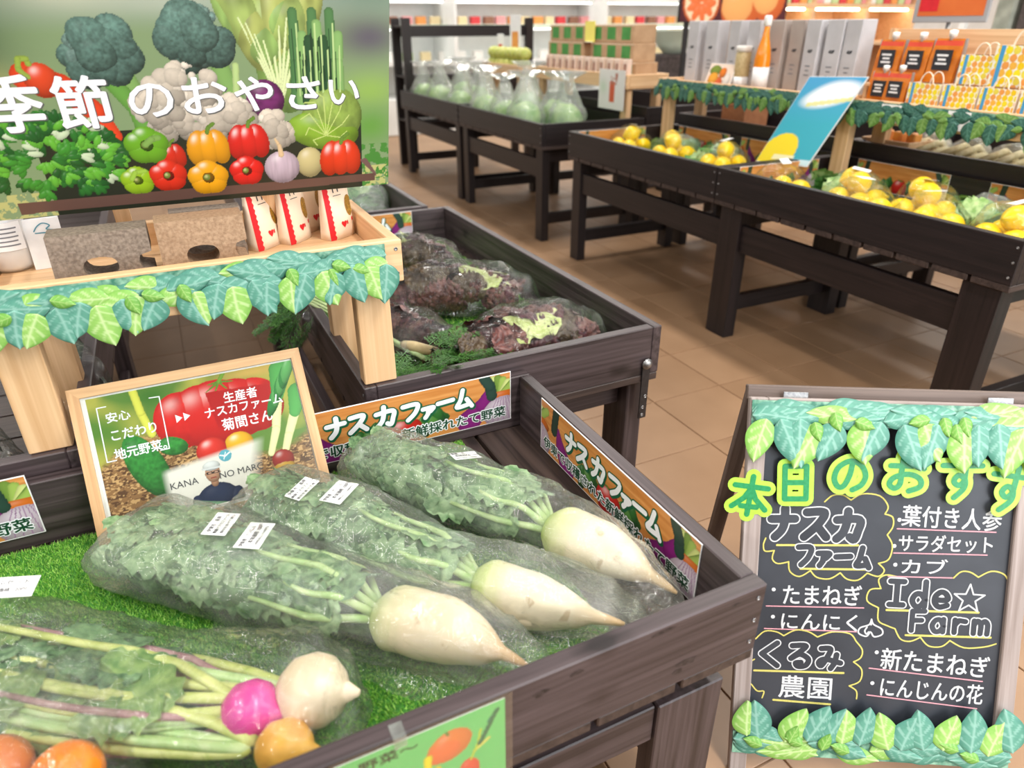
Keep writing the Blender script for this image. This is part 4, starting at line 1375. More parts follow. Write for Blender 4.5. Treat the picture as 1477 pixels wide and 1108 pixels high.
# ------------------------------------------------------------------ bagged vegetables
M_LEAFD = pmat('radish_leaf', L(92, 128, 84), L(150, 176, 132), .5, 45, .5, .5, .004, detail=6)
M_LEAFD2 = pmat('radish_leaf_deep', L(58, 94, 58), L(116, 150, 104), .5, 60, .5, .5, .004, detail=6)
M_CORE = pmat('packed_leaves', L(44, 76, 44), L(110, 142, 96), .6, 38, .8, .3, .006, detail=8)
M_YST = pmat('yellow_green_stalk', L(176, 188, 96), L(206, 210, 136), .4, 30, .1)
M_STALK = pmat('pale_green_stalk', L(160, 192, 124), L(196, 214, 158), .4, 30, .1)
M_FROST = film('cloudy_film', .09, gloss=.6, ns=22, bstr=1.0, white=(.82, .85, .78, 1), rough=.085, base=.05)
def crumple(nx, ny, Lx, Wy, R, seed, mat, lob=5, amp=.008):
    """a crumpled lobed leaf that lies along a bundle of radius R; base at x=0, tip at x=Lx"""
    V = []
    for j in range(ny):
        for i in range(nx):
            t, s_ = i / (nx - 1), j / (ny - 1) * 2 - 1
            pw = math.sin(PI * (.08 + .9 * t)) ** .6 * (1 + .22 * math.sin(lob * 2 * PI * t + seed))
            y = s_ * Wy / 2 * pw
            p = Vector((t * Lx, y, 0))
            z = -y * y / (2 * R) + amp * mnoise.noise((t * 6 + seed * 3.1, s_ * 3 + seed, seed * 1.7)) - .006 * math.exp(-(s_ / .15) ** 2)
            V.append((p.x, p.y, z))
    F = [[j * nx + i, j * nx + i + 1, (j + 1) * nx + i + 1, (j + 1) * nx + i] for j in range(ny - 1) for i in range(nx - 1)]
    return mesh('leaf', V, F, mat, True)
RAD = [crumple(14, 8, .15, .085, .085, k, (M_LEAFD, M_LEAFD2, M_LEAFD)[k % 3]) for k in range(6)]

class Spine:
    def __init__(s, pts):
        s.p = [Vector((a, b, 0)) for a, b in catmull(pts, 10)] if len(pts) > 3 else [Vector((a, b, 0)) for a, b in catmull([pts[0], tuple((Vector(pts[0]) + Vector(pts[1])) / 2)] + list(pts[1:]), 10)]
        s.d = [0]
        for a, b in zip(s.p, s.p[1:]):
            s.d.append(s.d[-1] + (b - a).length)
        s.L = s.d[-1]
    def at(s, t):
        x = max(0, min(1, t)) * s.L
        k = 0
        while k < len(s.d) - 2 and s.d[k + 1] < x:
            k += 1
        f = (x - s.d[k]) / (s.d[k + 1] - s.d[k] or 1)
        p = s.p[k].lerp(s.p[k + 1], f)
        d = (s.p[min(k + 2, len(s.p) - 1)] - s.p[max(k - 1, 0)]).normalized()
        if t < 0 or t > 1:
            p = p + d * ((t if t < 0 else t - 1) * s.L)
        return p, d
def interp(tab, t):
    for (a, u), (b, v) in zip(tab, tab[1:]):
        if t <= b:
            f = max(0, min(1, (t - a) / (b - a)))
            f = f * f * (3 - 2 * f)
            return [x + (y - x) * f for x, y in zip(u, v)]
    return tab[-1][1]
def sheath(sp, tab, mat, nt=90, na=44, seed=0, wr=.004, fold=.0, ridge=60):
    """closed film envelope along a spine; tab: t -> (half width, height, lift)"""
    V = []
    for j in range(nt):
        t = j / (nt - 1)
        p, d = sp.at(t)
        n = Vector((-d.y, d.x, 0))
        hw, hh, lift = interp(tab, t)
        for i in range(na):
            a = 2 * PI * i / na
            c, s_ = math.cos(a), math.sin(a)
            cw_ = math.copysign(abs(c) ** .8, c)
            z = lift + hh * (.5 + .5 * math.copysign(abs(s_) ** .75, s_))
            q = p + n * hw * cw_
            out = n * c + Vector((0, 0, 1)) * s_
            k = 1 - 2 * abs(mnoise.noise((q.x * 13 + seed, q.y * 13, z * 13 + a * .8)))
            k2 = mnoise.noise((t * 9 + seed, a * ridge / 12, seed * 2.2))
            k3 = 1 - 2 * abs(mnoise.noise((q.x * 34 + seed * 2, q.y * 34, z * 34)))
            w = wr * (k * 1.2 + k2 * .9 + k3 * .45)
            v = Vector((q.x, q.y, z)) + out * w
            v.z = max(v.z, lift if lift > .001 else .0008)
            V.append(v)
    F = [[j * na + i, j * na + (i + 1) % na, (j + 1) * na + (i + 1) % na, (j + 1) * na + i] for j in range(nt - 1) for i in range(na)]
    F.append(list(range(na))[::-1])
    F.append([(nt - 1) * na + i for i in range(na)])
    return mesh('film', V, F, mat, True)
def flap(sp, tab, side, t0, t1, wid, mat, seed):
    """loose flat film along one edge of a bag, rippled, resting on the mat"""
    def fn(u, v):
        t = t0 + (t1 - t0) * u
        p, d = sp.at(t)
        n = Vector((-d.y, d.x, 0)) * side
        hw, hh, lf = interp(tab, max(0, min(1, t)))
        w = wid * (.55 + .6 * abs(mnoise.noise((t * 7, seed * 1.3, 0)))) * math.sin(PI * min(1, max(.02, u))) ** .4
        q = p + n * (hw * .9 + w * v)
        z = lf + .022 * (1 - v) + .007 * (1 + mnoise.noise((q.x * 32, q.y * 32, seed))) * (.3 + v) + .001
        return (q.x, q.y, z)
    return gridmesh(60, 9, fn, mat)
def root_mat(name, shoulder, body, tip, along):
    q = NT(name)
    tc = q.n('TexCoord')
    sx = q.n('SeparateXYZ')
    q.l(tc.outputs['Object'], sx.inputs[0])
    mr = q.n('MapRange')
    mr.inputs['From Max'].default_value = along
    q.l(sx.outputs['X'], mr.inputs[0])
    nz = q.n('TexNoise')
    mp = q.n('Mapping')
    mp.inputs['Scale'].default_value = (60, 8, 8)
    q.l(q.coords(), mp.inputs[0])
    q.l(mp.outputs[0], nz.inputs['Vector'])
    nz.inputs['Scale'].default_value = 1
    nz.inputs['Detail'].default_value = 5
    ad = q.n('Math', operation='MULTIPLY_ADD')
    q.l(nz.outputs[0], ad.inputs[0])
    ad.inputs[1].default_value = .16
    q.l(mr.outputs[0], ad.inputs[2])
    col = q.ramp(ad.outputs[0], [(.12, shoulder), (.36, body), (.74, body), (1.0, tip)])
    n2 = q.n('TexNoise')
    n2.inputs['Scale'].default_value = 26
    n2.inputs['Detail'].default_value = 6
    q.l(q.coords((1.5, 1, 1)), n2.inputs['Vector'])
    sp = q.ramp(n2.outputs[0], [(.30, (.5, .36, .22, 1)), (.37, (1, 1, 1, 1))])
    mx = q.n('MixRGB', blend_type='MULTIPLY')
    mx.inputs[0].default_value = .55
    q.l(col, mx.inputs[1])
    q.l(sp, mx.inputs[2])
    q.l(mx.outputs[0], q.p.inputs['Base Color'])
    q.p.inputs['Roughness'].default_value = .42
    q.bump(nz.outputs[0], .25, .002)
    return q.m
M_WLAB = pmat('thermal_label', L(244, 244, 246), L(250, 250, 250), .45, 40)
def bag_label(par, rows, w, h, loc, rot):
    lb_ = part('price_label', box(w, h, .0006, M_WLAB, 0), par, loc, rot, label='white printed price label')
    for body, cx, cy, ww, hh in rows:
        text(lb_, body, cx, cy, ww, hh, .0008, M_INK, .01)
    return lb_
LAB1 = [('伊東市　長原', -.002, .012, .05, .009), ('農園ナスカファーム', 0, 0, .062, .007), ('塩分を食べて育つ', 0, -.012, .06, .006)]
LAB2 = [('伊東産　だいこん', -.004, .012, .064, .009), ('本体価格 100円', .006, 0, .06, .010), ('(税込) 108円', 0, -.013, .058, .006)]

def radish_bag(label, base, spts, sh_t, rmax, rlen, tab, seed, rootm, bend=0, labels=(), rz=.0, tiplift=0, rpow=1.5):
    """white radish with its leaves in a long film bag; spine runs from leaf end to root tip, local to base"""
    r = thing('bagged_radish', label, 'radish', base, 0, 'bagged white radishes on the grass mat')
    sp = Spine([(a - base[0], b - base[1]) for a, b in spts])
    rg = random.Random(seed)
    # root
    p0, d0 = sp.at(sh_t)
    ang = math.atan2(d0.y, d0.x) + bend
    prof = []
    for k in range(26):
        t = k / 25
        rr = rmax * (min(1, (t / .14)) ** .5) * max(.0, 1 - max(0, (t - .34) / .52) ** rpow) ** .8
        if t > .66:
            rr = max(rr, .0155 * ((1 - t) / .34) ** .8 + .003)
        prof.append((max(rr, .003), t * rlen))
    root = lathe(prof, rootm, 36, .05, axis='x')
    for v in root.vertices:     # slight bow
        t = v.co.x / rlen
        v.co.y += .012 * math.sin(t * 3) * (1 if seed % 2 else -1) + bend * .0
        v.co.z += -rmax * .55 * max(0, t - .5) ** 1.3 + tiplift * max(0, t - .5)
    part('root', root, r, (p0.x, p0.y, rmax * 1.0 + .004), (0, .03, ang))
    # packed foliage
    def env(t, f=1.):
        hw, hh, lift = interp(tab, t)
        return hw * f, hh * f, lift + hh * (1 - f) / 2
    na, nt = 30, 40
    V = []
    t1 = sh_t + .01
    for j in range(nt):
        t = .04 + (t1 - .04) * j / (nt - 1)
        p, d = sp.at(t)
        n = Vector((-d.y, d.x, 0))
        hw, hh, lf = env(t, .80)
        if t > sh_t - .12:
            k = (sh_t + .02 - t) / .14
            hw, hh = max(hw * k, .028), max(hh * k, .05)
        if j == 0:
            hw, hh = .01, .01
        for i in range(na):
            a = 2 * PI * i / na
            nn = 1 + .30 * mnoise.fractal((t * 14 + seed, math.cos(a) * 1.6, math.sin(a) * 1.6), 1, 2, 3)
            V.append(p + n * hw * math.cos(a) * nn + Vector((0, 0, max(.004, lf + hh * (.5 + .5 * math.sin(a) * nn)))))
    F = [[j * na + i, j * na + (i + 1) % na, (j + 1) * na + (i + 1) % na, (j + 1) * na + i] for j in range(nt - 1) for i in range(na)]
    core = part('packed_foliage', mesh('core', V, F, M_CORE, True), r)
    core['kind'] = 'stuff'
    for k in range(58):
        t = .10 + (sh_t - .10) * (k + rg.random()) / 58
        p, d = sp.at(t)
        n = Vector((-d.y, d.x, 0))
        a = rg.uniform(.05, PI - .05)
        hw, hh, lf = env(t, .86)
        pos = p + n * hw * math.cos(a) + Vector((0, 0, lf + hh * (.5 + .5 * math.sin(a))))
        nor = (n * math.cos(a) / hw + Vector((0, 0, 1)) * math.sin(a) / hh * 2).normalized()
        x = (-d + n * rg.uniform(-.5, .5)).normalized()
        x = (x - nor * x.dot(nor) + nor * rg.uniform(-.12, .02)).normalized()
        y = nor.cross(x).normalized()
        m = Matrix((x, y, x.cross(y))).transposed()
        sc = rg.uniform(.65, 1.0) * (1 if t > .28 else .7)
        part('leaf', rg.choice(RAD), r, pos, m.to_euler(), (sc, sc, sc))
    for k in range(5):
        a = .35 + (PI - .7) * k / 4
        pts = []
        for q in range(8):
            t = sh_t + .012 - (.17 + .06 * (k % 3)) * q / 7
            p, d = sp.at(t)
            n = Vector((-d.y, d.x, 0))
            hw, hh, lf = env(max(t, .05), .90)
            f = min(1, .25 + q / 3.2)
            pts.append(p + n * hw * f * math.cos(a + .1 * math.sin(q + k)) + Vector((0, 0, max(.01, rmax * (1 - f) + f * (lf + hh * (.5 + .5 * math.sin(a)))))))
        part('stalk', tube(pts, [.008 - .0006 * q for q in range(8)], M_STALK, 8), r)
    bag_ = part('bag', sheath(sp, tab, M_FROST, 150, 64, seed, .0052), r, label='clear plastic bag')
    part('loose_film', flap(sp, tab, -1, .35, .99, .05, M_FILM, seed), bag_, label='loose bag edge')
    part('loose_film', flap(sp, tab, 1, .03, .3, .035, M_FILM, seed + 1), bag_, label='loose bag edge')
    for rows, t, a, w, h, spin in labels:
        p, d = sp.at(t)
        n = Vector((-d.y, d.x, 0))
        hw, hh, lf = env(t, 1.03)
        pos = p + n * hw * math.cos(a) + Vector((0, 0, lf + hh * (.5 + .5 * math.sin(a)) + .004))
        nor = (n * math.cos(a) / hw + Vector((0, 0, 1)) * math.sin(a) / hh * 2).normalized()
        x = Matrix.Rotation(spin, 3, nor) @ (d - nor * d.dot(nor)).normalized()
        y = nor.cross(x)
        bag_label(r, rows, w, h, pos, Matrix((x, y, nor)).transposed().to_euler())
    return r
RM1 = root_mat('white_radish_skin', L(182, 194, 128), L(224, 204, 172), L(196, 152, 100), .29)
RM2 = root_mat('green_shouldered_radish_skin', L(180, 202, 84), L(232, 218, 192), L(214, 178, 130), .29)
ZG = ZB + .011
radish_bag('bagged white radish nearest the front with two price labels on its leaves', (0, 1.05, ZG), [(-.235, 1.335), (.164, .899), (.388, .692)], .655, .056, .285,
    [(0, (.088, .05, .02)), (.06, (.108, .12, .0)), (.3, (.100, .145, 0)), (.55, (.078, .135, 0)), (.72, (.070, .136, 0)), (.83, (.066, .124, 0)), (.92, (.05, .09, 0)), (.98, (.044, .04, 0)), (1, (.04, .012, 0))], 3, RM1, rpow=2.3,
    labels=((LAB1, .30, 1.45, .07, .044, 1.9), (LAB2, .385, 1.45, .078, .046, 1.9)))
radish_bag('bagged white radish between the other two, pale green shoulder', (.3, 1.05, ZG), [(.015, 1.335), (.342, .906), (.60, .71)], .63, .052, .285,
    [(0, (.07, .07, .02)), (.08, (.094, .14, .0)), (.3, (.09, .15, 0)), (.55, (.07, .13, 0)), (.72, (.066, .128, 0)), (.83, (.060, .112, 0)), (.92, (.05, .08, 0)), (.98, (.042, .035, 0)), (1, (.038, .01, 0))], 8, RM2, rpow=1.7,
    labels=((LAB1, .20, 1.7, .062, .036, 1.6), (LAB2, .29, 1.5, .074, .044, 1.75)))
radish_bag('bagged white radish closest to the bin\'s right wall', (.5, 1.1, ZG), [(.265, 1.40), (.40, 1.18), (.545, .97), (.665, .672)], .60, .055, .29,
    [(0, (.06, .07, .02)), (.08, (.08, .14, .0)), (.3, (.086, .15, 0)), (.55, (.075, .135, 0)), (.72, (.066, .13, 0)), (.83, (.056, .11, 0)), (.92, (.042, .07, 0)), (.97, (.032, .035, 0)), (1, (.03, .01, 0))], 13, RM2, rpow=1.7,
    labels=((LAB2, .36, 1.3, .06, .036, 1.0),))
# three small roots with leaf stalks in one bag
M_PINK = pmat('magenta_radish_skin', L(206, 30, 140), L(226, 56, 160), .25, 12, .05)
M_TURN = pmat('white_turnip_skin', L(218, 196, 164), L(236, 220, 194), .45, 14, .1)
M_YEL = pmat('yellow_turnip_skin', L(206, 146, 44), L(230, 176, 74), .45, 18, .3, .5, .004)
M_PSTK = pmat('purple_stalk', L(150, 104, 112), L(176, 138, 140), .4, 30, .1)
tb = (-.1, 1.0, ZG)
TBG = thing('bagged_turnips', 'long bag of white, magenta and yellow turnips with leafy stalks', 'turnips', tb)
sp = Spine([(-.50 + .1, 1.14 - 1.0), (-.16, -.045), (.19, -.28)])
ttab = [(0, (.125, .09, 0)), (.25, (.12, .10, 0)), (.55, (.108, .095, 0)), (.72, (.102, .12, 0)), (.86, (.105, .138, 0)), (.94, (.09, .115, 0)), (.985, (.06, .05, 0)), (1, (.045, .012, 0))]
roots = []
for nm, x, y, rr, m_, lab in (('root', .038, .787, .056, M_TURN, 'round white turnip'), ('root', -.052, .802, .045, M_PINK, 'magenta turnip'), ('root', -.018, .718, .042, M_YEL, 'yellow turnip with dark cracks')):
    prof = [(.004, -rr * .92), (rr * .5, -rr * .85), (rr * .85, -rr * .5), (rr, 0), (rr * .9, rr * .42), (rr * .62, rr * .76), (rr * .3, rr * .95), (.005, rr * 1.35)]
    part(nm, lathe(prof, m_, 28, .04), TBG, (x - tb[0], y - tb[1], rr * 1.0 + .004), (0, PI / 2 - .15, -.62), label=lab)
rg = random.Random(5)
for k in range(22):
    rx, ry, rr = ((.038, .787, .05), (-.052, .802, .04), (-.018, .718, .038))[k % 3]
    m_ = M_PSTK if k % 3 == 1 else (M_STALK, M_YST)[k % 2]
    a = rg.uniform(-.9, .9)
    pts = []
    for q in range(9):
        t = q / 8
        s_, d = sp.at(.86 - .8 * t * rg.uniform(.97, 1))
        n = Vector((-d.y, d.x, 0))
        tgt = s_ + n * .105 * a + Vector((0, 0, .012 + .085 * (1 - a * a) * (.4 + .6 * ((k * 37) % 10) / 10)))
        st_ = Vector((rx - tb[0] - .045, ry - tb[1] + .032, rr))
        f = min(1, t * 2.4)
        pts.append(st_.lerp(tgt, f))
    part('stalk', tube(pts, [(.0105 if k % 3 != 1 else .0085) - .0006 * q for q in range(9)], m_, 8, True, .8), TBG)
M_TLEAF = pmat('turnip_leaf', L(84, 122, 58), L(140, 166, 96), .5, 40, .5, .5, .004, detail=6)
TL = [crumple(14, 8, .17, .09, .12, k + 20, (M_TLEAF, M_LEAFD2)[k % 2]) for k in range(4)]
for k in range(46):
    t = .03 + .62 * ((k + rg.random()) / 46) ** 1.15
    p, d = sp.at(t)
    n = Vector((-d.y, d.x, 0))
    a = rg.uniform(.1, PI - .1)
    hw, hh, lf = interp(ttab, t)
    f = rg.uniform(.45, .84)
    pos = p + n * hw * f * math.cos(a) + Vector((0, 0, .004 + hh * (.5 + .5 * math.sin(a)) * f))
    nor = (n * math.cos(a) * .5 + Vector((0, 0, 1))).normalized()
    x = (-d + n * rg.uniform(-.5, .5)).normalized()
    x = (x - nor * x.dot(nor)).normalized()
    y = nor.cross(x)
    sc = rg.uniform(.7, 1.05)
    part('leaf', rg.choice(TL), TBG, pos, Matrix((x, y, nor)).transposed().to_euler(), (sc, sc, sc))
bag_ = part('bag', sheath(sp, ttab, M_FILM, 140, 64, 31, .0058), TBG, label='clear plastic bag')
part('loose_film', flap(sp, ttab, 1, .5, 1.0, .045, M_FILM, 4), bag_, label='loose bag edge')
part('loose_film', flap(sp, ttab, 1, .02, .3, .03, M_FILM, 5), bag_, label='loose bag edge')
bag_label(TBG, [('かぶセット', 0, .01, .06, .01), ('本体価格 120円', 0, -.006, .06, .009)], .085, .044, (-.385 - tb[0], 1.16 - tb[1], .126), (.12, .1, -.25))
# orange roots in a short bag at the corner
M_ORG = pmat('orange_skin', L(226, 120, 14), L(240, 140, 26), .4, 40, .15)
M_ORG2 = pmat('brownish_orange_skin', L(196, 104, 40), L(214, 124, 56), .4, 30, .15)
ob = (-.33, .87, ZG)
OB = thing('bagged_oranges', 'clear bag of orange round fruit at the near left of the mat', 'fruit', ob)
for x, y, rr, m_ in ((-.385, .865, .046, M_ORG2), (-.295, .808, .048, M_ORG), (-.38, .755, .048, M_ORG)):
    part('fruit', blob(rr, rr, rr * .92, m_, .02, 10, x), OB, (x - ob[0], y - ob[1], rr * .94))
part('bag', sheath(Spine([(-.14, .08), (-.0, .0), (.13, -.06)]), [(0, (.05, .03, 0)), (.2, (.12, .1, 0)), (.5, (.15, .112, 0)), (.78, (.11, .095, 0)), (.9, (.05, .04, 0)), (1, (.045, .02, 0))], M_FILM, 60, 40, 44, .006), OB, label='clear plastic bag')

# ------------------------------------------------------------------ red leaf lettuce, carrots with tops, other bagged greens
M_RLEAF = pmat('red_lettuce_leaf', L(66, 32, 34), L(128, 80, 72), .4, 60, .5, .5, .004, detail=6)
M_RLEAF2 = pmat('red_lettuce_tip', L(48, 24, 34), L(104, 54, 62), .4, 60, .5, .5, .004, detail=6)
M_RIB = pmat('pale_lettuce_heart', L(176, 190, 110), L(216, 222, 164), .4, 30, .3, .5, .003)
M_OLIVE = pmat('olive_lettuce_leaf', L(62, 46, 34), L(92, 74, 48), .4, 50, .4)
RUF = [crumple(18, 12, .13, .12, .09, k + 40, (M_RLEAF, M_RLEAF2, M_RLEAF, M_OLIVE)[k % 4], 9, .02) for k in range(4)]
HRT = [crumple(14, 8, .13, .06, .08, k + 60, M_RIB, 2, .008) for k in range(2)]
def leafy_bag(label, cat, name, base, spts, tab, seed, leaves, n, filmm, hearts=(), heart_t=.7, group=None, tail=0):
    r = thing(name, label, cat, base, 0, group)
    sp_ = Spine([(a - base[0], b - base[1]) for a, b in spts])
    rg = random.Random(seed)
    for k in range(n):
        t = (.02 if tail else .08) + .86 * (k + rg.random()) / n
        p, d = sp_.at(t)
        nn = Vector((-d.y, d.x, 0))
        a = rg.uniform(-.1, PI + .1)
        hw, hh, lf = interp(tab, t)
        f = rg.uniform(.72, .95)
        pos = p + nn * hw * f * math.cos(a) + Vector((0, 0, max(.012, lf + hh * (.5 + .5 * math.sin(a)) * f)))
        nor = (nn * math.cos(a) / hw + Vector((0, 0, 1)) * max(.1, math.sin(a)) / hh * 1.6).normalized()
        x = (-d + nn * rg.uniform(-.8, .8)).normalized()
        x = (x - nor * x.dot(nor) + nor * rg.uniform(-.25, .15)).normalized()
        y = nor.cross(x).normalized()
        sc = rg.uniform(.75, 1.05)
        hd = hearts and abs(t - heart_t) < .12 and rg.random() < .5
        part('leaf', rg.choice(hearts if hd else leaves), r, pos, Matrix((x, y, x.cross(y))).transposed().to_euler(), (sc, sc, sc))
    if filmm:
        part('bag', sheath(sp_, tab, filmm, 70, 36, seed, .007), r, label='clear plastic bag')
    return r
GL_ = 'bagged red leaf lettuces'
LT = [(0, (.10, .02, 0)), (.08, (.11, .14, 0)), (.35, (.115, .175, 0)), (.7, (.11, .168, 0)), (.9, (.08, .12, 0)), (1, (.03, .03, 0))]
ZL = .529
def lettuce(label, spts, seed, ht, tab=LT, n=60, z=ZL):
    return leafy_bag(label, 'lettuce', 'bagged_lettuce', (spts[0][0], spts[0][1], z), spts, tab, seed, RUF, n, M_FILMC, HRT, ht, GL_, 1)
l1 = lettuce('bagged red leaf lettuce nearest the front board, ruffled open end', [(.67, 1.70), (.9, 1.73), (1.155, 1.73)], 2, .52)
for k in range(9):   # ruffles that spill out of its open end
    part('leaf', RUF[k % 4], l1, (-.01 - .012 * (k % 3), -.07 + .018 * k, .03 + .014 * (k % 4)), (.3 * math.sin(k), -.5 + .1 * (k % 5), PI + .25 * math.sin(k * 2)), (.6, .6, .6))
lettuce('bagged red leaf lettuce with a pale green heart at its right end', [(.60, 2.32), (.85, 2.22), (1.12, 2.07)], 5, .78)
lettuce('bagged red leaf lettuce farthest back beside the bare green mat', [(.80, 2.80), (.88, 2.62), (.95, 2.44)], 7, .2, [(0, (.10, .05, 0)), (.15, (.11, .15, 0)), (.6, (.10, .16, 0)), (.9, (.07, .09, 0)), (1, (.03, .03, 0))])
lettuce('bagged red leaf lettuce partly hidden by the pine shelf leg', [(.47, 2.18), (.56, 2.0), (.70, 1.83)], 9, .1, [(0, (.05, .05, 0)), (.2, (.085, .12, 0)), (.6, (.085, .13, 0)), (.9, (.06, .09, 0)), (1, (.03, .03, 0))], 40)
def frond(seed, mat):
    rg = random.Random(seed)
    V, F = [], []
    def blade(x0, y0, ang, l, w):
        b = len(V)
        c, s_ = math.cos(ang), math.sin(ang)
        z = .004 * rg.uniform(-1, 1)
        V.extend([(x0 - s_ * w, y0 + c * w, z), (x0 + s_ * w, y0 - c * w, z), (x0 + c * l, y0 + s_ * l, z + .004 * rg.uniform(-1, 1))])
        F.append([b, b + 1, b + 2])
    blade(0, 0, 0, .16, .0012)
    for k in range(9):
        x = .02 + .014 * k
        for sg in (-1, 1):
            l = .05 * (1 - k / 11)
            an = sg * rg.uniform(.6, .9)
            blade(x, 0, an, l, .0009)
            for q in range(7):
                f = .2 + .8 * q / 7
                px, py = x + math.cos(an) * l * f, math.sin(an) * l * f
                for s2 in (-1, 1):
                    blade(px, py, an + s2 * rg.uniform(.5, .9), .013 * (1.1 - f * .6), .0016)
    return mesh('frond', V, F, mat)
M_DILL = pmat('feathery_green', L(36, 92, 30), L(84, 138, 52), .5, 60)
FRD = [frond(k, M_DILL) for k in range(3)]
M_CARROT = pmat('pale_carrot_skin', L(206, 186, 140), L(226, 206, 160), .5, 40, .2)
cb_ = (.45, 1.85, ZL)
CA = thing('leafy_carrots', 'bunch of carrots with feathery green tops hanging over the bin\'s left edge', 'carrots', cb_)
rg = random.Random(3)
for k in range(5):
    x0, y0 = .62 - .018 * k, 1.70 + .028 * k
    part('stalk', tube([(x0 - cb_[0], y0 - cb_[1], .03 + .006 * k), (.50 - .01 * k - cb_[0], 1.90 + .02 * k - cb_[1], .07 + .008 * k), (.37 - cb_[0], 2.06 + .03 * k - cb_[1], .12 + .006 * k), (.29 - cb_[0], 2.16 + .035 * k - cb_[1], .16)], [.007, .006, .005, .004], M_STALK, 8), CA)
part('root', lathe([(.003, 0), (.012, .01), (.017, .04), (.015, .1), (.011, .17), (.005, .23), (.002, .25)], M_CARROT, 14, .08, axis='x'), CA, (.52 - cb_[0], 1.86 - cb_[1], .075), (0, .1, -.75))
for k in range(34):
    if k < 22:      # right of the shelf leg, on the mat
        p = (rg.uniform(.43, .66) - cb_[0], rg.uniform(1.60, 1.74) - cb_[1], rg.uniform(.085, .125))
        e = (rg.uniform(-.3, .3), rg.uniform(-.4, .2), rg.uniform(-2.4, .9))
    else:           # tops that droop over the left edge
        p = (rg.uniform(.24, .33) - cb_[0], rg.uniform(2.0, 2.3) - cb_[1], rg.uniform(.12, .18))
        e = (rg.uniform(-.5, .5), rg.uniform(.3, 1.1), PI + rg.uniform(-.7, .9))
    part('frond', FRD[k % 3], CA, p, e, (1, 1, 1))
part('bag', sheath(Spine([(-.12, .30), (.0, .12), (.14, -.04)]), [(0, (.06, .08, .05)), (.3, (.065, .10, .0)), (.8, (.06, .10, 0)), (1, (.03, .03, 0))], M_FILMC, 50, 30, 71, .006), CA, label='clear plastic bag')
M_GRN = pmat('pale_green_leaf', L(120, 160, 84), L(178, 200, 140), .45, 40, .4, .5, .004)
M_GRN2 = pmat('mid_green_leaf', L(70, 128, 60), L(120, 168, 96), .45, 40, .4, .5, .004)
GRN = [crumple(10, 7, .14, .11, .08, k + 80, (M_GRN, M_GRN2)[k % 2], 4, .014) for k in range(4)]
M_FILMB = film('bag_film', .16, gloss=.5, ns=12, bstr=.6)
leafy_bag('pale bagged lettuce in the bin beyond the red lettuces', 'lettuce', 'bagged_greens', (.90, 3.85, ZL), [(.84, 3.98), (.92, 3.85), (1.0, 3.70)], [(0, (.10, .05, 0)), (.2, (.12, .15, 0)), (.7, (.12, .15, 0)), (1, (.05, .04, 0))], 15, GRN, 30, M_FILMB)
M_DKG = pmat('dark_green_leaf', L(30, 50, 30), L(60, 84, 54), .45, 40, .4, .5, .004)
DKG = [crumple(10, 7, .14, .10, .08, k + 90, M_DKG, 4, .014) for k in range(2)]
leafy_bag('crinkled clear bag of dark greens in the left bin, right of the shelf leg', 'greens', 'bagged_greens', (-.36, 2.0, ZL), [(-.47, 2.25), (-.38, 2.05), (-.325, 1.86)], [(0, (.08, .12, 0)), (.3, (.1, .17, 0)), (.75, (.09, .16, 0)), (.92, (.07, .10, 0)), (1, (.065, .07, .02))], 17, DKG, 26, M_FILMC)
leafy_bag('clear bag of dark greens left of the shelf leg', 'greens', 'bagged_greens', (-.55, 1.75, ZL), [(-.78, 1.85), (-.62, 1.75), (-.46, 1.68)], [(0, (.08, .10, 0)), (.3, (.1, .16, 0)), (.8, (.09, .13, 0)), (1, (.05, .06, 0))], 19, DKG + RUF[:1], 30, M_FILMC)

# ------------------------------------------------------------------ across the aisle: lemons
M_LEM = pmat('lemon_skin', L(242, 198, 0), L(252, 212, 8), .35, 90, .15, .5, .002)
def lemon_mesh(r):
    prof = [(.002, -1.28 * r), (.16 * r, -1.2 * r), (.3 * r, -1.05 * r), (.72 * r, -.72 * r), (.96 * r, -.3 * r), (r, .05 * r), (.93 * r, .42 * r), (.68 * r, .8 * r), (.32 * r, 1.06 * r), (.14 * r, 1.22 * r), (.002, 1.28 * r)]
    return lathe(prof, M_LEM, 18, .03, axis='x')
M_FILML = film('thin_clear_film', .01, gloss=.3, ns=14, bstr=.6, base=.015)
LEM = lemon_mesh(.049)
def lemons(label, x, y, n, seed, z=.6985):
    r = thing('bagged_lemons', label, 'lemons', (x, y, z), 0, 'bagged lemons across the aisle')
    rg = random.Random(seed)
    spots = [(-.06, -.06, 0), (.06, -.05, 0), (-.055, .06, 0), (.06, .06, 0), (-.0, -.0, .072), (.035, .06, .08)][:n]
    for a, b, c in spots:
        part('lemon', LEM, r, (a + rg.uniform(-.008, .008), b + rg.uniform(-.008, .008), .051 + c), (0, rg.uniform(-.4, .4), rg.uniform(0, PI)))
    part('bag', sheath(Spine([(-.15, .01), (0, 0), (.15, -.01)]), [(0, (.06, .04, 0)), (.2, (.12, .12, 0)), (.5, (.13, .175, 0)), (.85, (.10, .11, 0)), (1, (.03, .02, 0))], M_FILML, 40, 30, seed, .006), r, label='clear plastic bag')
    part('price_label', box(.075, .04, .0008, M_WLAB, 0), r, (.02, .02, .177), (.1, .15, 1.2 + seed), label='white price label')
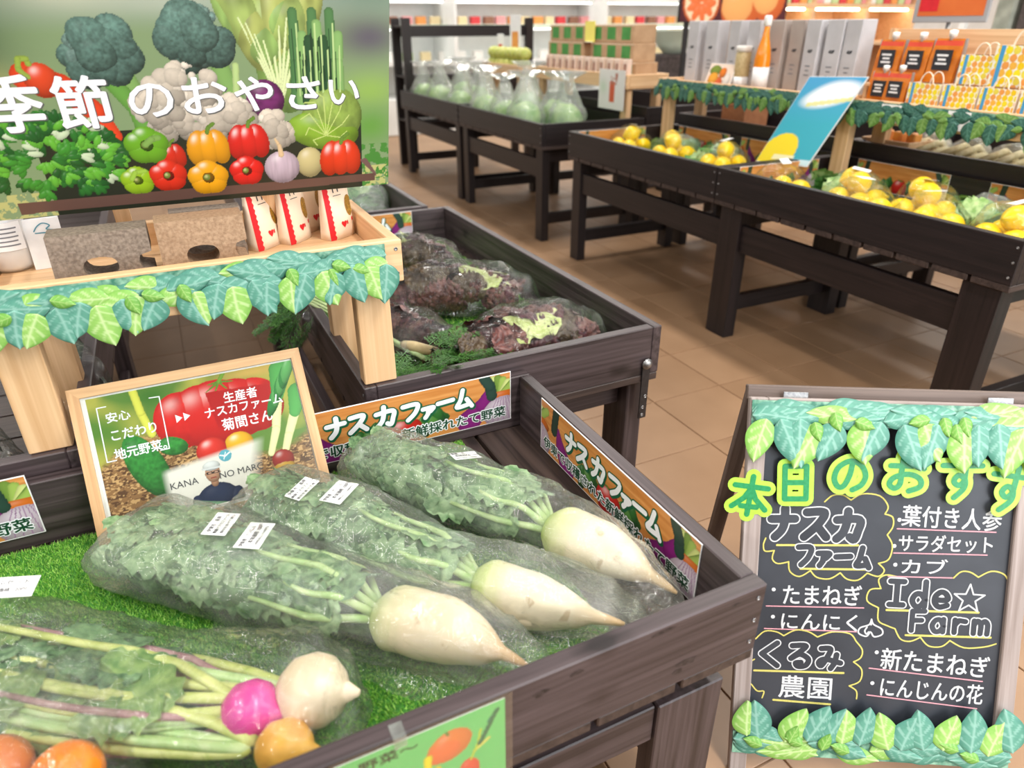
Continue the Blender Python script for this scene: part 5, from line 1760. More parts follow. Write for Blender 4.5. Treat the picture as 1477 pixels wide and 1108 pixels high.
for k, (x, y, n, nm) in enumerate(((2.74, 3.92, 5, 'at the far end of the second table'), (2.78, 3.53, 6, 'second from the far end, before the back strip'), (2.82, 3.13, 5, 'just left of the blue leaflet'),
        (2.60, 2.47, 4, 'just right of the blue leaflet'), (2.74, 2.16, 6, 'with a tall white label, before the shelf post'), (2.60, 2.02, 4, 'low against the front board under the tall label'), (2.80, 1.87, 6, 'before the white tied bag neck'), (2.62, 1.72, 4, 'at the front board below the tied bag'), (2.72, 1.46, 5, 'nearest the chalkboard'), (2.90, 1.38, 5, 'behind the bag nearest the chalkboard'))):
    lemons('clear bag of yellow lemons ' + nm, x, y, n, k)
for k, (x, y, nm) in enumerate(((3.02, 3.72, 'by the far end strip'), (2.98, 2.38, 'behind the tall labelled lemons'), (3.04, 1.74, 'with a white tied neck beside the near strip'), (2.99, 3.34, 'behind the lemons left of the leaflet'))):
    leafy_bag('clear bag of green leaves ' + nm, 'greens', 'bagged_greens', (x, y, .6985), [(x - .1, y + .06), (x, y), (x + .1, y - .05)], [(0, (.07, .06, 0)), (.4, (.09, .12, 0)), (.8, (.06, .10, 0)), (1, (.02, .05, .03))], 30 + k, GRN, 14, M_FILMB)
# blue and yellow leaflet board leaning on the shelf edge
def art_leaflet():
    a = Art(.30, .42, 60, 84, 9)
    a.c[:] = S(44, 166, 186)
    a.mix(np.clip((a.v - .2) / .2, 0, 1), S(70, 160, 206))
    m = np.clip(1 - np.hypot((a.u - .16 - .05 * np.sin(a.v * 20)) / .15, (a.v - .34) / .075), 0, 1) * 3
    a.mix(m, S(246, 250, 252))
    a.mix((np.abs(a.v - .30 - .15 * (a.u - .15)) < .01) * (a.u > .08) * .8, S(226, 220, 120))
    a.mix((np.hypot((a.u - .09) / .1, (a.v - .05) / .10) < 1) * 1., S(244, 214, 0))
    a.mix((a.u < .19) * (a.v < .06) * 1., S(244, 214, 0))
    a.mix((np.abs(a.v - .03) < .014) * (a.u > .08) * (a.u < .2) * .8, S(246, 240, 200))
    a.mix((a.v < .03) * (a.u > .16) * .7, S(230, 246, 250))
    return a.mesh('print', M_PRINT)
lv = Vector((2.93, 2.42, 1.19)) - Vector((2.86, 2.76, .815))
LFB = thing('leaflet_board', 'tilted blue leaflet board with a yellow dome leaning before the pine shelf', 'sign', (2.84, 2.90, .80))
ux = Vector((.06, -.36, .015)).normalized()
vx = (Vector((.14, -.24, .38)) - ux * ux.dot(Vector((.14, -.24, .38)))).normalized()
ux_ = ux
LFB.rotation_euler = Matrix((ux_, vx, ux_.cross(vx))).transposed().to_euler()
SK = .0
def shear(m, k=.42):
    for v in m.vertices:
        v.co.x += k * v.co.y
    return m
part('print', shear(art_leaflet(), .42), LFB)
part('board', quadbox([(-.003, -.003, -.001), (.303, -.003, -.001), (.303 + .42 * .423, .423, -.001), (-.003 + .42 * .423, .423, -.001)], (0, 0, -.006), M_WHITE), LFB)
part('prop', quadbox([(.28, .1, -.008), (.30, .1, -.008), (.43, .4, -.008), (.41, .4, -.008)], (0, 0, -.06), PINE['y']), LFB)

# ------------------------------------------------------------------ across the aisle: goods on the pine shelves
ZS1 = 1.082
M_BOXW = pmat('satin_white_carton', L(184, 182, 185), L(194, 192, 195), .45, 10)
M_BOXT = pmat('satin_greige_carton', L(164, 152, 145), L(174, 162, 155), .45, 10)
def bottle_box(label, y, x, m_, rz):
    r = thing('bottle_carton', label, 'carton', (x, y, ZS1), rz, 'tall bottle cartons on the pine shelf')
    part('carton', box(.10, .10, .385, m_, .003), r, (0, 0, .1925))
    part('bird_mark', strokes([catmull([(-.014, 0), (-.006, .007), (.002, .004), (.014, .008), (.008, -.002), (-.004, -.003), (-.014, 0)], 3)], .003, M_INK), r, (-.0506, 0, .235), (PI / 2, 0, -PI / 2))
    for k in range(3):
        part('print_line', box(.001, .035 - .01 * (k % 2), .006, M_GREY, 0), r, (-.0504, 0, .165 - .022 * k))
for k, (y, m_, nm) in enumerate(((3.96, M_BOXW, 'at the far end of the row'), (3.80, M_BOXW, 'second from the far end'), (3.60, M_BOXW, 'behind the orange picture card'), (3.42, M_BOXW, 'behind the juice bottle'), (3.26, M_BOXT, 'just right of the juice bottle'), (3.115, M_BOXT, 'third from the right end'), (2.985, M_BOXW, 'above the blue leaflet\'s left corner'), (2.86, M_BOXW, 'second from the right end'), (2.77 - .02, M_BOXW, 'at the right end of the row'))):
    bottle_box(('white' if m_ is M_BOXW else 'greyish beige') + ' tall bottle carton ' + nm, y, 3.235 + .01 * (k % 3), m_, .1 * math.sin(k * 2))
M_JUICE = pmat('orange_juice', L(232, 130, 10), L(240, 144, 24), .15, 5)
M_CAPW = pmat('white_cap', L(236, 232, 226), None, .4)
jb = thing('juice_bottle', 'bottle of orange juice with white label and cap before the cartons', 'bottle', (3.135, 3.27, ZS1))
part('bottle', lathe([(.03, 0), (.042, .004), (.044, .02), (.044, .19), (.036, .24), (.02, .30), (.0155, .335), (.0155, .36)], M_JUICE, 24), jb)
part('label', lathe([(.0445, .035), (.0447, .035), (.0447, .15), (.0445, .15)], M_WHITE, 24), jb)
part('cap', lathe([(.018, .355), (.021, .358), (.021, .40), (.016, .408), (.001, .409)], M_CAPW, 20), jb)
def art_card():
    a = Art(.22, .15, 60, 40, 12)
    a.c[:] = S(236, 214, 196)
    a.ell(.06, .11, .05, .03, S(130, 150, 50), 0, 0, .01, 0)
    a.ell(.13, .10, .03, .03, S(240, 130, 30), 0, .01, .02, 0)
    a.ell(.06, .06, .045, .04, S(246, 170, 50), 0, .02, .02, 0)
    a.ell(.10, .04, .05, .035, S(226, 100, 50), 0, .015, .02, 0)
    a.ell(.18, .06, .03, .04, S(240, 230, 220), 0, .01, .02, 0)
    return a.mesh('print', M_PRINT)
pc = thing('picture_card', 'small tilted card with citrus picture left of the juice bottle', 'card', (3.09, 3.70, ZS1 + .012))
pc.rotation_euler = Euler = Matrix(((0, -1, 0), (.35, 0, .94), (-.94, 0, .35))).transposed().to_euler()
part('print', art_card(), pc)
part('card', box(.224, .154, .004, M_WHITE, 0), pc, (.11, .075, -.0025))
M_JARB = pmat('tan_jar_contents', L(186, 164, 116), L(206, 186, 140), .3, 60)
jr = thing('jar', 'tan jar with white lid between the citrus card and the juice bottle', 'jar', (3.17, 3.46, ZS1))
part('body', lathe([(.04, 0), (.046, .006), (.046, .21), (.04, .225)], M_JARB, 20), jr)
part('lid', lathe([(.042, .222), (.048, .224), (.048, .25), (.044, .254), (.001, .254)], M_CAPW, 20), jr)
part('label', lathe([(.0465, .03), (.0468, .03), (.0468, .09), (.0465, .09)], M_WHITE, 20), jr)
# pine crate wall and riser at the back of the second shelf
cr = thing('pine_crate', 'pine crate standing at the back behind the juice pouches', 'crate', (3.30, 2.14, 1.076))
for k in range(3):
    part('slat', box(.014, .96, .112, PINE['y'], .001), cr, (.042, 0, .06 + .116 * k))
for y in (-.47, .47):
    part('post', box(.03, .025, .35, PINE['z'], .001), cr, (.02, y, .175))
rs = thing('riser', 'low pine riser lifting the rear pouches and bags', 'riser', (3.225, 2.14, 1.0755))
part('top', box(.11, .94, .014, PINE['y'], .001), rs, (0, 0, .107))
for y in (-.45, 0, .45):
    part('support', box(.10, .02, .10, PINE['z'], .001), rs, (0, y, .05))
M_POUCH = pmat('amber_juice', L(196, 104, 22), L(214, 124, 36), .25, 20)
M_POUCHT = pmat('red_pouch_top', L(206, 60, 34), L(216, 76, 46), .35, 20)
M_SILV = pmat('silver_seam', L(186, 186, 188), None, .3, metal=.6)
def pouch(label, x, y, z, s_):
    r = thing('juice_pouch', label, 'pouch', (x, y, z), 0, 'juice pouches with white spouts')
    r.scale = (s_, s_, s_)
    def prism(w0, w1, d0, d1, z0, z1, mat, nm, lab=None, dx=0):
        V = [(dx - d0, -w0, z0), (dx + d0, -w0, z0), (dx + d0, w0, z0), (dx - d0, w0, z0), (dx - d1, -w1, z1), (dx + d1, -w1, z1), (dx + d1, w1, z1), (dx - d1, w1, z1)]
        part(nm, mesh(nm, V, [[3, 2, 1, 0], [4, 5, 6, 7], [0, 1, 5, 4], [1, 2, 6, 5], [2, 3, 7, 6], [3, 0, 4, 7]], mat), r, label=lab)
    prism(.056, .056, .032, .022, 0, .10, M_POUCH, 'pouch')
    prism(.056, .054, .022, .006, .10, .165, M_POUCH, 'upper_pouch')
    prism(.054, .054, .0125, .0085, .138, .158, M_POUCHT, 'red_band')
    prism(.034, .034, .003, .003, .06, .128, M_INK, 'label', 'black label with white writing', -.0275)
    for k in range(3):
        prism(.022 - .006 * (k % 2), .022 - .006 * (k % 2), .0008, .0008, .078 + .014 * k, .085 + .014 * k, M_WHITE, 'print_line', None, -.031)
    for sg in (-1, 1):
        V = [(-.012, sg * .055, 0), (.012, sg * .055, 0), (.012, sg * .062, 0), (-.012, sg * .062, 0), (-.004, sg * .055, .165), (.004, sg * .055, .165), (.004, sg * .062, .165), (-.004, sg * .062, .165)]
        part('seam', mesh('seam', V, [[3, 2, 1, 0], [4, 5, 6, 7], [0, 1, 5, 4], [1, 2, 6, 5], [2, 3, 7, 6], [3, 0, 4, 7]], M_SILV), r, label='silver side seam')
    part('spout', lathe([(.009, .16), (.009, .17), (.014, .171), (.014, .192), (.001, .194)], M_CAPW, 12), r)
for nm, x, y, z, s_ in (('at the left in the front pair', 3.12, 2.45, ZS1, 1), ('at the right in the front pair', 3.115, 2.36, ZS1, 1.02), ('at the left of the rear three', 3.225, 2.52, 1.19, 1.15), ('in the middle of the rear three', 3.225, 2.375, 1.19, 1.15), ('at the right of the rear three', 3.225, 2.235, 1.19, 1.2)):
    pouch('amber juice pouch ' + nm, x, y, z, s_)
# yellow citrus paper bags
def art_bag():
    a = Art(.155, .13, 78, 66, 14)
    a.c[:] = S(240, 236, 220)
    for i in range(7):
        for j in range(7):
            x, y = .012 + i * .024 + .006 * (j % 2), .012 + j * .021
            cc = (S(246, 206, 20), S(236, 218, 80), S(244, 184, 70), S(246, 226, 40), S(240, 160, 80))[(i * 3 + j * 2) % 5]
            a.ell(x, y, .011, .011, cc, 0, 0, .004, 0, None, .9)
    a.mix((np.abs(a.u - .022) < .007) * 1., S(70, 156, 206))
    return a.mesh('print', M_PRINT)
AB = art_bag()
M_KRAFT = pmat('kraft_paper', L(150, 96, 60), L(164, 108, 70), .7, 30)
def paper_bag(label, x, y, z, rz=0, s_=1):
    r = thing('paper_bag', label, 'paper bag', (x, y, z), rz, 'yellow citrus paper bags')
    r.scale = (s_, s_, s_)
    part('front', AB, r, (-.0405, .0775, .001), Matrix(((0, -1, 0), (0, 0, 1), (-1, 0, 0))).transposed().to_euler(), label='printed front with citrus dots')
    t = .003
    part('panel', box(t, .155, .13, M_WHITE, 0), r, (-.0385, 0, .066))
    part('panel', box(t, .155, .13, M_KRAFT, 0), r, (.0385, 0, .066))
    for sg in (-1, 1):
        part('gusset', box(.074, t, .13, M_CREAM, 0), r, (0, sg * .076, .066))
    part('base', box(.074, .15, t, M_KRAFT, 0), r, (0, 0, .003))
    for xx in (-.034, .034):
        pts = [(xx, .032 * math.cos(a), .12 + .055 * math.sin(a)) for a in [PI * k / 12 for k in range(13)]]
        part('handle', tube(pts, .0028, M_CREAM, 6), r, label='cream twisted paper handle')
for nm, x, y, z, rz, s_ in (('at the left of the front row', 3.125, 2.21, ZS1, 0, 1), ('second in the front row', 3.125, 2.045, ZS1, .03, 1), ('third in the front row, kraft back showing', 3.125, 1.88, ZS1, -.03, 1), ('fourth in the front row', 3.125, 1.715, ZS1, 0, 1), ('fifth in the front row', 3.125, 1.55, ZS1, 0, 1),
        ('at the left on the riser', 3.225, 2.06, 1.19, .05, 1.05), ('at the right on the riser', 3.225, 1.89, 1.19, -.04, 1.35)):
    paper_bag('yellow citrus dotted paper bag ' + nm, x, y, z, rz, s_)
for k, (y, nm) in enumerate(((2.30, 'below the juice pouches'), (1.975, 'below the yellow bags'))):
    r = thing('price_tag', 'white price tag on the garlanded shelf edge ' + nm, 'price tag', (3.018, y, 1.045), 0, 'price tags on the shelf edge')
    part('tag', box(.002, .10, .075, M_WLAB, 0), r, (0, 0, .0375))
    for q in range(3):
        part('print_line', box(.001, .06 - .015 * q, .006, M_GREY, 0), r, (-.0013, .005, .055 - .016 * q))
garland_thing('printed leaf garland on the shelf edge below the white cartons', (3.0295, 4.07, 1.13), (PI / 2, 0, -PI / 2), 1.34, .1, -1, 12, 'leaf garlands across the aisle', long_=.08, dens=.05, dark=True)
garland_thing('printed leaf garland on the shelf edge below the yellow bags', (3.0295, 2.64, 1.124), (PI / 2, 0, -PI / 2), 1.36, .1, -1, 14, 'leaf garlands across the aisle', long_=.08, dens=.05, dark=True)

# cartons and slim packs on the next shelf
M_CART = pmat('brown_carton', L(176, 140, 104), L(192, 156, 120), .6, 12)
M_CGRN = pmat('green_carton_print', L(56, 132, 54), L(74, 148, 70), .5, 12)
def carton(label, y, z, x=3.37):
    r = thing('produce_carton', label, 'carton', (x, y, z), 0, 'green and brown cartons')
    part('carton', box(.20, .60, .125, M_CART, .004), r, (0, 0, .0625))
    for k in range(3):
        part('green_panel', box(.002, .115, .085, M_CGRN, 0), r, (-.1005, -.2 + .2 * k, .066))
    part('lid_seam', box(.001, .6, .004, M_CREAM, 0), r, (-.1003, 0, .118))
ZS2 = 1.0715
for (y, z, nm) in ((5.72, ZS2, 'at the left of the bottom layer'), (4.99, ZS2, 'at the right of the bottom layer'), (5.75, ZS2 + .126, 'at the left of the middle layer'), (5.03, ZS2 + .126, 'at the right of the middle layer'), (5.72, ZS2 + .252, 'at the left of the top layer'), (5.04, ZS2 + .252, 'at the right of the top layer')):
    carton('brown carton with green panels ' + nm, y, z)
M_SLIM = pmat('pale_pink_pack', L(222, 196, 180), L(230, 206, 190), .4, 20)
M_SLIMB = pmat('brown_pack_print', L(146, 104, 90), L(160, 120, 104), .4, 20)
for k in range(12):
    r = thing('slim_pack', 'slim pale brown faced pack, %s from the row\'s near end before cartons' % ('first', 'second', 'third', 'fourth', 'fifth', 'sixth', 'seventh', 'eighth', 'ninth', 'tenth', 'eleventh', 'twelfth')[k], 'pack', (3.19, 4.68 + .108 * k, ZS2), 0, 'slim packs in front of the cartons')
    part('pack', box(.04, .062, .15, M_SLIM, .003), r, (0, 0, .075))
    part('face', box(.001, .034, .10, M_SLIMB, 0), r, (-.0203, 0, .07))
hp = thing('hanging_poster', 'white poster with an orange drink hanging from the carton shelf edge', 'poster', (3.112, 4.93, .88))
hp.rotation_euler = (PI / 2, 0, -PI / 2)
a = Art(.34, .27, 60, 48, 16)
a.c[:] = S(226, 222, 218)
a.soft(.06, .15, .06, .06, S(186, 206, 180), .7)
a.mix((np.abs(a.u - .18) < .035) * (a.v > .05) * (a.v < .19) * 1., S(206, 84, 44))
a.mix((np.abs(a.u - .2) < .05) * (a.v > .17) * (a.v < .25) * (a.noise(.03, 2) > .5), S(176, 110, 90))
part('print', a.mesh('print', M_PRINT), hp)
part('sheet', box(.344, .274, .003, M_WHITE, 0), hp, (.17, .135, -.002))
r = thing('price_tag', 'white price tag on the carton shelf edge', 'price tag', (3.116, 5.45, 1.04))
part('tag', box(.002, .10, .075, M_WLAB, 0), r, (0, 0, .0375))
r = thing('yellow_card', 'yellow card standing against the upper cartons', 'card', (3.255, 5.33, ZS2 + .252))
part('card', box(.004, .15, .15, pmat('yellow_card', L(240, 226, 110), None, .5), .001), r, (0, 0, .075))
part('foot', box(.02, .10, .004, M_WHITE, 0), r, (-.006, 0, .002))
# produce and cards on the short shelf
M_YG = pmat('yellow_green_skin', L(176, 186, 84), L(206, 206, 120), .45, 20, .1)
M_OR3 = pmat('orange_produce', L(226, 140, 60), L(240, 170, 80), .45, 20, .1)
YG = blob(.06, .06, .055, M_YG, .05, 9, 3, 2)
OR3 = blob(.045, .045, .045, M_OR3, .04, 9, 3, 2)
rg = random.Random(12)
for k in range(16):
    y = 6.22 + .1 * (k % 8)
    thing('green_citrus', 'yellow green round fruit heaped on the short pine shelf', 'fruit', (3.12 + rg.uniform(-.012, .012), y, 1.072 + .052 + .09 * (k // 8)), 0, 'yellow green fruit on the short shelf', YG)
for nm, y, z, w, h, m1 in (('red topped white leaflet card propped beyond the short shelf\'s fruit', 6.88, 1.072, .14, .30, M_RED), ('tall white card with orange fruit behind the heaped fruit', 6.55, 1.072, .22, .46, M_OR3)):
    r = thing('display_card', nm, 'card', (3.185, y, z))
    part('card', box(.005, w, h, M_WHITE, .001), r, (0, 0, h / 2))
    part('picture', box(.001, w * .6, h * .3, m1, 0), r, (-.0032, 0, h * .55), label='coloured picture')

# bagged cabbages and greens on the far tables
M_CAB = pmat('cabbage_green', L(122, 170, 84), L(176, 206, 130), .45, 18, .3, .5, .004)
CABM = blob(.092, .092, .085, M_CAB, .12, 12, 4, 3, True)
M_FILMW = film('whitish_bag_film', .24, gloss=.5, ns=10, bstr=.7, white=(.9, .92, .9, 1))
def upright_bag(label, x, y, s_, seed, z=.6985, mesh_=CABM, hgt=.34):
    r = thing('bagged_cabbage', label, 'cabbage', (x, y, z), seed, 'bagged greens on the far tables')
    s_ *= 1.12
    r.scale = (s_, s_, s_)
    part('head', mesh_, r, (0, 0, .088))
    def fn(u, v):
        a = 2 * PI * u
        rr = .108 * (1 - .85 * max(0, (v - .4) / .6) ** .8) if v < .86 else .018 + .09 * (v - .86) / .14
        rr *= 1 + .16 * mnoise.noise((math.cos(a) * 2.2 + seed, math.sin(a) * 2.2, v * 5))
        return (rr * math.cos(a), rr * math.sin(a), hgt * v + .003)
    part('bag', gridmesh(30, 26, fn, M_FILMW, closed=True), r, label='clear bag gathered at the top')
CB_SPOTS = [(2.58, 7.5, 1.1, 'at the far corner of the last table'), (2.92, 7.25, 1.2, 'tallest on the last table'), (2.58, 7.0, 1.15, 'at the front of the last table'), (2.88, 6.74, 1.15, 'behind the seam of the two far tables'), (2.58, 6.45, 1.1, 'beside the seam of the two far tables'), (2.58, 5.88, 1.15, 'at the far front corner of the carton table'),
            (2.90, 5.72, 1.25, 'tallest on the carton table'), (2.58, 5.5, 1.05, 'second along the carton table\'s front'), (2.60, 5.16, 1.15, 'third along the carton table\'s front'), (2.93, 5.28, 1.1, 'under the carton shelf'), (2.82, 4.90, 1.15, 'nearest the bare mat of the carton table')]
for k, (x, y, s_, nm) in enumerate(CB_SPOTS):
    upright_bag('white filmed bag of pale green cabbage ' + nm, x, y, s_, k)
# rear row produce
M_BEIGE = pmat('beige_sprouts', L(196, 178, 130), L(216, 202, 160), .5, 40, .3)
for k in range(6):
    y = 1.42 + .2 * k
    r = thing('sprout_bundle', 'pale bundle of long produce on the rear table, bundle %s from the chalkboard side' % ('first', 'second', 'third', 'fourth', 'fifth', 'sixth')[k], 'produce', (3.52, y, .7685), 0, 'pale bundles on the rear table')
    for q in range(7):
        part('stem', tube([(-.12, -.07 + .023 * q, .05 + .03 * (q % 3)), (.05, -.068 + .023 * q, .07 + .035 * (q % 3)), (.2, -.07 + .023 * q, .05 + .02 * (q % 2))], [.016, .018, .012], M_BEIGE, 8), r)
    part('wrap', lathe([(.095, -.01), (.1, 0), (.1, .06), (.095, .07)], M_FILMB, 16, axis='x'), r, (0, 0, .085), label='clear film wrap')
wc = thing('wooden_tray', 'pale wooden tray with orange packets on the rear table', 'tray', (3.45, 2.73 - .19, .7685))
for a_, d_ in (((0, 0, .006), (.22, .28, .012)), ((-.105, 0, .075), (.012, .28, .15)), ((.105, 0, .075), (.012, .28, .15)), ((0, -.135, .075), (.2, .012, .15)), ((0, .135, .075), (.2, .012, .15))):
    part('board', box(d_[0], d_[1], d_[2], PINE['y'], .001), wc, a_)
for k in range(3):
    thing('orange_packet', 'orange topped cream packet standing in the wooden tray, %s of three' % ('left', 'middle', 'right')[k], 'packet', (3.45, 2.46 + .08 * k, .7815 + .085), .1 * k, 'packets in the wooden tray', box(.06, .05, .17, M_OR3, .006))
bx_ = thing('cardboard_box', 'brown cardboard box under the shelf behind the far lemons', 'box', (3.60, 3.85, .7685))
for a_, d_ in (((0, 0, .004), (.2, .22, .008)), ((-.1, 0, .1), (.006, .22, .2)), ((.1, 0, .1), (.006, .22, .2)), ((0, -.108, .1), (.194, .006, .2)), ((0, .108, .1), (.194, .006, .2))):
    part('wall', box(d_[0], d_[1], d_[2], M_KRAFT, 0), bx_, a_)

# ------------------------------------------------------------------ far background
# dark open rack behind the last table
rk = thing('dark_rack', 'dark wooden open rack standing behind the last table', 'rack', (3.25, 8.0, 0))
for x in (-.72, .72):
    for y in (-.18, .18):
        board(rk, (x, y, .76), (.09, .06, 1.52), BLACK, 'z', 'post')
for z in (.45, .9, 1.385):
    board(rk, (0, -.16, z), (1.36, .03, .09), BLACK, 'x', 'rail')
    board(rk, (0, .16, z), (1.36, .03, .09), BLACK, 'x', 'rail')
    for k in range(3):
        board(rk, (0, -.1 + .1 * k, z + .055), (1.52, .09, .02), BLACK, 'x', 'shelf_board')
# white refrigerated wall case
M_CASE = pmat('white_enamel', L(230, 232, 230), L(238, 240, 238), .35, 4)
M_CASEG = pmat('pale_green_panel', L(206, 222, 204), L(216, 230, 214), .35, 4)
fc = thing('refrigerated_case', 'long white refrigerated wall case full of small packs at the back', 'fridge', (5.4, 10.9, 0))
part('back', box(7.6, .06, 2.3, M_CASE, .005), fc, (0, .45, 1.15))
part('base', box(7.6, .9, .5, M_CASE, .01), fc, (0, 0, .25))
for x in (-3.8, -1.27, 1.27, 3.8):
    part('side_panel', box(.05, .9, 2.3, M_CASE, .005), fc, (x, 0, 1.15))
for z, d in ((.95, .8), (1.42, .6), (1.78, .5), (2.1, .5)):
    part('shelf', box(7.5, d, .03, M_CASE, .004), fc, (0, .42 - d / 2, z))
    part('price_rail', box(7.5, .012, .06, (M_CASEG, M_CASE)[int(z * 10) % 2], .002), fc, (0, .42 - d - .007, z + .01), label='price rail')
part('canopy', box(7.6, .7, .12, M_CASE, .01), fc, (0, .1, 2.3))
lm = NT('white_strip_lamp')
lm.p.inputs['Emission Color'].default_value = (1, 1, .97, 1)
lm.p.inputs['Emission Strength'].default_value = 3.0
for z in (1.39, 1.75, 2.07):
    part('strip_lamp', box(7.3, .03, .015, lm.m, 0), fc, (0, .0, z), label='lit white strip lamp')
rg = random.Random(21)
FCOL = [('red', L(206, 60, 66)), ('pink', L(226, 150, 150)), ('orange', L(226, 150, 80)), ('white', L(232, 228, 222)), ('cream', L(226, 206, 160)), ('brown', L(140, 96, 76)), ('pale green', L(186, 206, 150))]
FM = [pmat('pack_' + c.replace(' ', '_'), v, None, .4) for c, v in FCOL]
FMESH = [box(.15, .12, .13, m_, .012) for m_ in FM]
for z, n, seq in ((.966, 26, (3, 3, 6, 4, 3)), (1.436, 34, (2, 4, 0, 5, 1, 2, 4)), (1.796, 34, (0, 1, 3, 0, 4, 3, 1))):
    for k in range(n):
        c = seq[(k + int(z * 7)) % len(seq)]
        sh_ = ('lower', 'middle', 'upper')[(z > 1.2) + (z > 1.6)]
        thing('chilled_pack', '%s food pack on the %s shelf of the refrigerated wall case' % (FCOL[c][0], sh_), 'pack', (1.85 + 7.1 * k / (n - 1), 10.98 + rg.uniform(-.03, .03), z + .065), rg.uniform(-.1, .1), '%s packs on the %s chilled shelf' % (FCOL[c][0], sh_), FMESH[c])
# shelving with the orange slice poster and a lamp lit niche
sv = thing('wooden_shelving', 'pale wooden shelving with a lamp lit niche behind the cartons', 'shelving', (6.2, 5.75, 0))
M_WOODC = wood('warm_pale_wood', L(206, 164, 122), L(226, 188, 148), 'x', .5, 0, 40, 1.5, .1)
part('back', box(2.2, .03, 2.2, M_WOODC, .002), sv, (0, .2, 1.1))
for z in (.4, .85, 1.27, 1.60, 2.0):
    part('shelf', box(2.2, .42, .035, M_WOODC, .002), sv, (0, -.02, z))
for x in (-1.08, -.35, .38, 1.08):
    part('upright', box(.04, .42, 2.2, M_WOODC, .002), sv, (x, -.02, 1.1))
wl = NT('warm_strip_lamp')
wl.p.inputs['Emission Color'].default_value = (1, .86, .6, 1)
wl.p.inputs['Emission Strength'].default_value = 9.0
for x in (-.71, .02, .73):
    part('strip_lamp', box(.6, .05, .02, wl.m, .004), sv, (x, -.15, 1.57), label='lit warm strip lamp')
for k in range(20):
    c = (6, 1, 3, 6, 0, 2)[k % 6]
    thing('shelf_pack', '%s pack on the top of the pale wooden shelving' % FCOL[c][0], 'pack', (5.22 + .103 * k, 5.6, 1.6185 + .08), 0, '%s packs on the wooden shelving' % FCOL[c][0], box(.085, .10, .16, FM[c], .008))
ps = thing('citrus_poster', 'large dark poster of orange slices on a stand behind the white cartons', 'poster', (4.22, 5.45, 0))
a = Art(1.2, .9, 120, 90, 22)
a.c[:] = S(74, 20, 30)
for cx, cy, rr in ((.22, .14, .20), (.66, .10, .22), (.98, .16, .19), (.45, .45, .24), (.9, .6, .26)):
    a.ell(cx, cy, rr, rr * .9, S(206, 96, 40), 0, .01, .02, .1, None, .8)
    if cx < .5:
        a.ell(cx, cy, rr * .88, rr * .78, S(246, 214, 176), 0, .03, .01, 0, None, .95)
        for k in range(9):
            an = k * 2 * PI / 9
            a.ell(cx + rr * .45 * math.cos(an), cy + rr * .4 * math.sin(an), rr * .36, rr * .17, S(232, 116, 60), an, .05, .01, .1, None, .85)
    else:
        a.ell(cx - .04, cy + .03, rr * .8, rr * .7, S(240, 170, 100), 0, .03, .02, .4, None, .8)
PM = a.mesh('print', M_PRINT)
part('print', PM, ps, (0, 0, 1.47), (PI / 2, 0, 0))
part('board', box(1.22, .02, .92, M_BLKMETAL, .002), ps, (.6, .012, 1.92))
for x in (.1, 1.1):
    part('leg', box(.04, .03, 1.5, M_BLKMETAL, .002), ps, (x, .03, .75))
    part('foot', box(.05, .4, .03, M_BLKMETAL, .002), ps, (x, .03, .015))
# round pale basket on a dark stand left of the poster
M_DKGREY = pmat('dark_grey_fabric', L(60, 52, 50), L(84, 74, 72), .8, 40)
bs = thing('display_stand', 'dark grey stand holding a white bowl left of the orange slice poster', 'stand', (4.48, 5.93, 0))
part('body', box(.5, .4, 1.2, M_DKGREY, .02), bs, (0, 0, .6))
bw = thing('white_bowl', 'large white bowl on the dark grey stand', 'bowl', (4.53, 5.91, 1.2))
part('bowl', lathe([(.07, .0), (.09, .004), (.16, .08), (.215, .19), (.225, .2), (.205, .19), (.15, .085), (.08, .015), (.001, .014)], M_CASEG, 28), bw)
part('contents', blob(.14, .14, .06, M_BEIGE, .2, 14, 2, 3), bw, (0, 0, .15), label='tan contents')
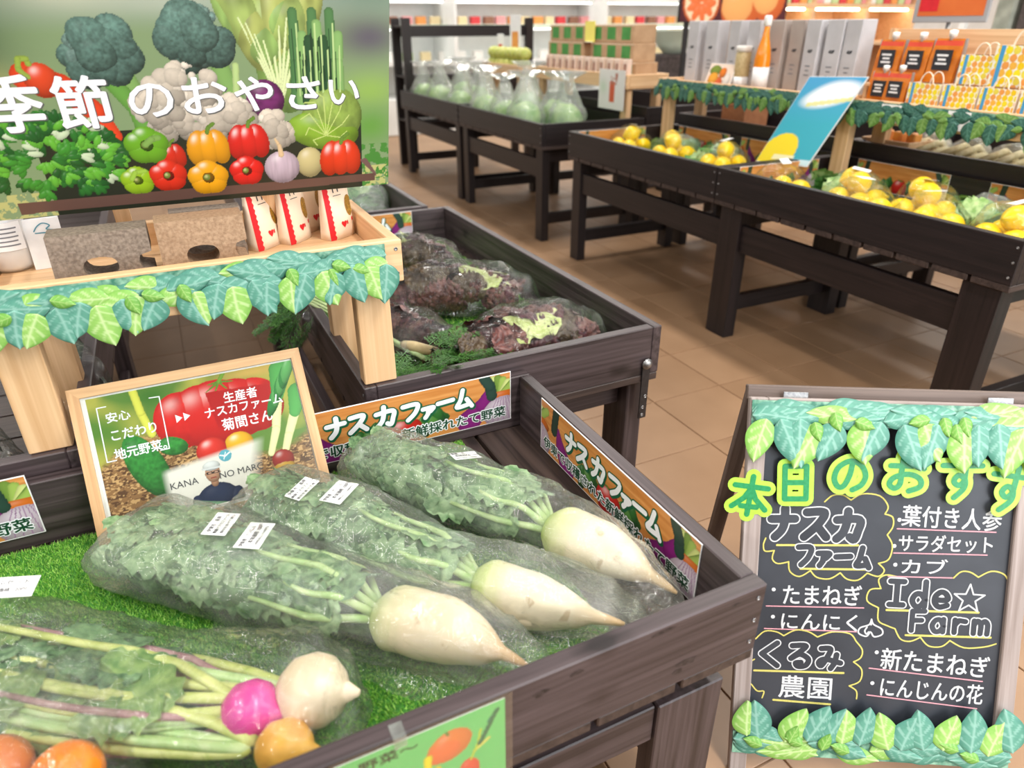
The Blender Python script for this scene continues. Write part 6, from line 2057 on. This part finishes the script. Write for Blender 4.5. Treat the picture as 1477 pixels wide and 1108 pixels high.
# framed orange notice on a stand behind the pouches
fo = thing('framed_notice', 'silver framed orange notice on a thin stand behind the juice pouches', 'sign', (4.28, 3.22, 0))
fo.rotation_euler = (0, 0, -PI / 2 + .35)
M_ORN = pmat('orange_notice_paper', L(206, 96, 34), L(216, 110, 44), .5, 6)
part('board', box(.40, .02, .5, M_SILV, .003), fo, (.17, 0, 1.70))
part('notice', box(.35, .004, .44, M_ORN, 0), fo, (.17, -.0125, 1.705))
part('red_corner', box(.10, .002, .40, M_RED, 0), fo, (.05, -.0155, 1.71))
part('pole', lathe([(.012, 0), (.012, 1.5)], M_STEEL, 12), fo, (.17, .012, 0))
part('foot', lathe([(.16, 0), (.16, .012), (.02, .02), (.012, .03)], M_STEEL, 24), fo, (.17, .012, 0))
# grey white packs on a tall rack at the far right
rw = thing('grey_rack', 'grey metal rack of pale goods at the far right', 'rack', (6.6, 3.4, 0))
for x, y in ((-.3, -.9), (-.3, 0), (-.3, .9), (.3, -.9), (.3, .9)):
    part('post', box(.05, .05, 2.3, M_CASE, .003), rw, (x, y, 1.15))
for z in (.35, .85, 1.30, 1.75):
    part('shelf', box(.64, 1.86, .03, M_CASE, .002), rw, (0, 0, z))
M_GG = pmat('grey_green_pack', L(130, 136, 124), L(160, 164, 152), .5, 10)
for k in range(8):
    m_ = (M_GG, FM[3], M_DKGREY, M_GG)[k % 4]
    thing('pale_goods', '%s pack on the grey rack at the far right, %s from its near end' % (('grey green', 'white', 'dark grey', 'grey green')[k % 4], ('first', 'second', 'third', 'fourth', 'fifth', 'sixth', 'seventh', 'eighth')[k]), 'pack', (6.45, 2.62 + .2 * k, 1.316 + .17), 0, 'goods on the grey rack', box(.2, .16, .34, m_, .02))
# ribbed teal basket at the right edge beside the near table leg
M_TEALB = pmat('teal_plastic', L(70, 150, 146), L(84, 164, 160), .4, 30)
M_TEALD = pmat('dark_teal_plastic', L(24, 70, 70), None, .5)
tbk = thing('teal_basket', 'ribbed teal plastic basket on the floor past the near table', 'basket', (3.22, 1.42 - .35, 0))
prof = [(.15, 0)]
for k in range(9):
    prof += [(.155 + .006 * k, .02 + .034 * k), (.163 + .006 * k, .03 + .034 * k), (.163 + .006 * k, .045 + .034 * k)]
prof += [(.215, .33), (.20, .33), (.15, .02), (.001, .018)]
part('basket', lathe(prof, M_TEALB, 32), tbk)
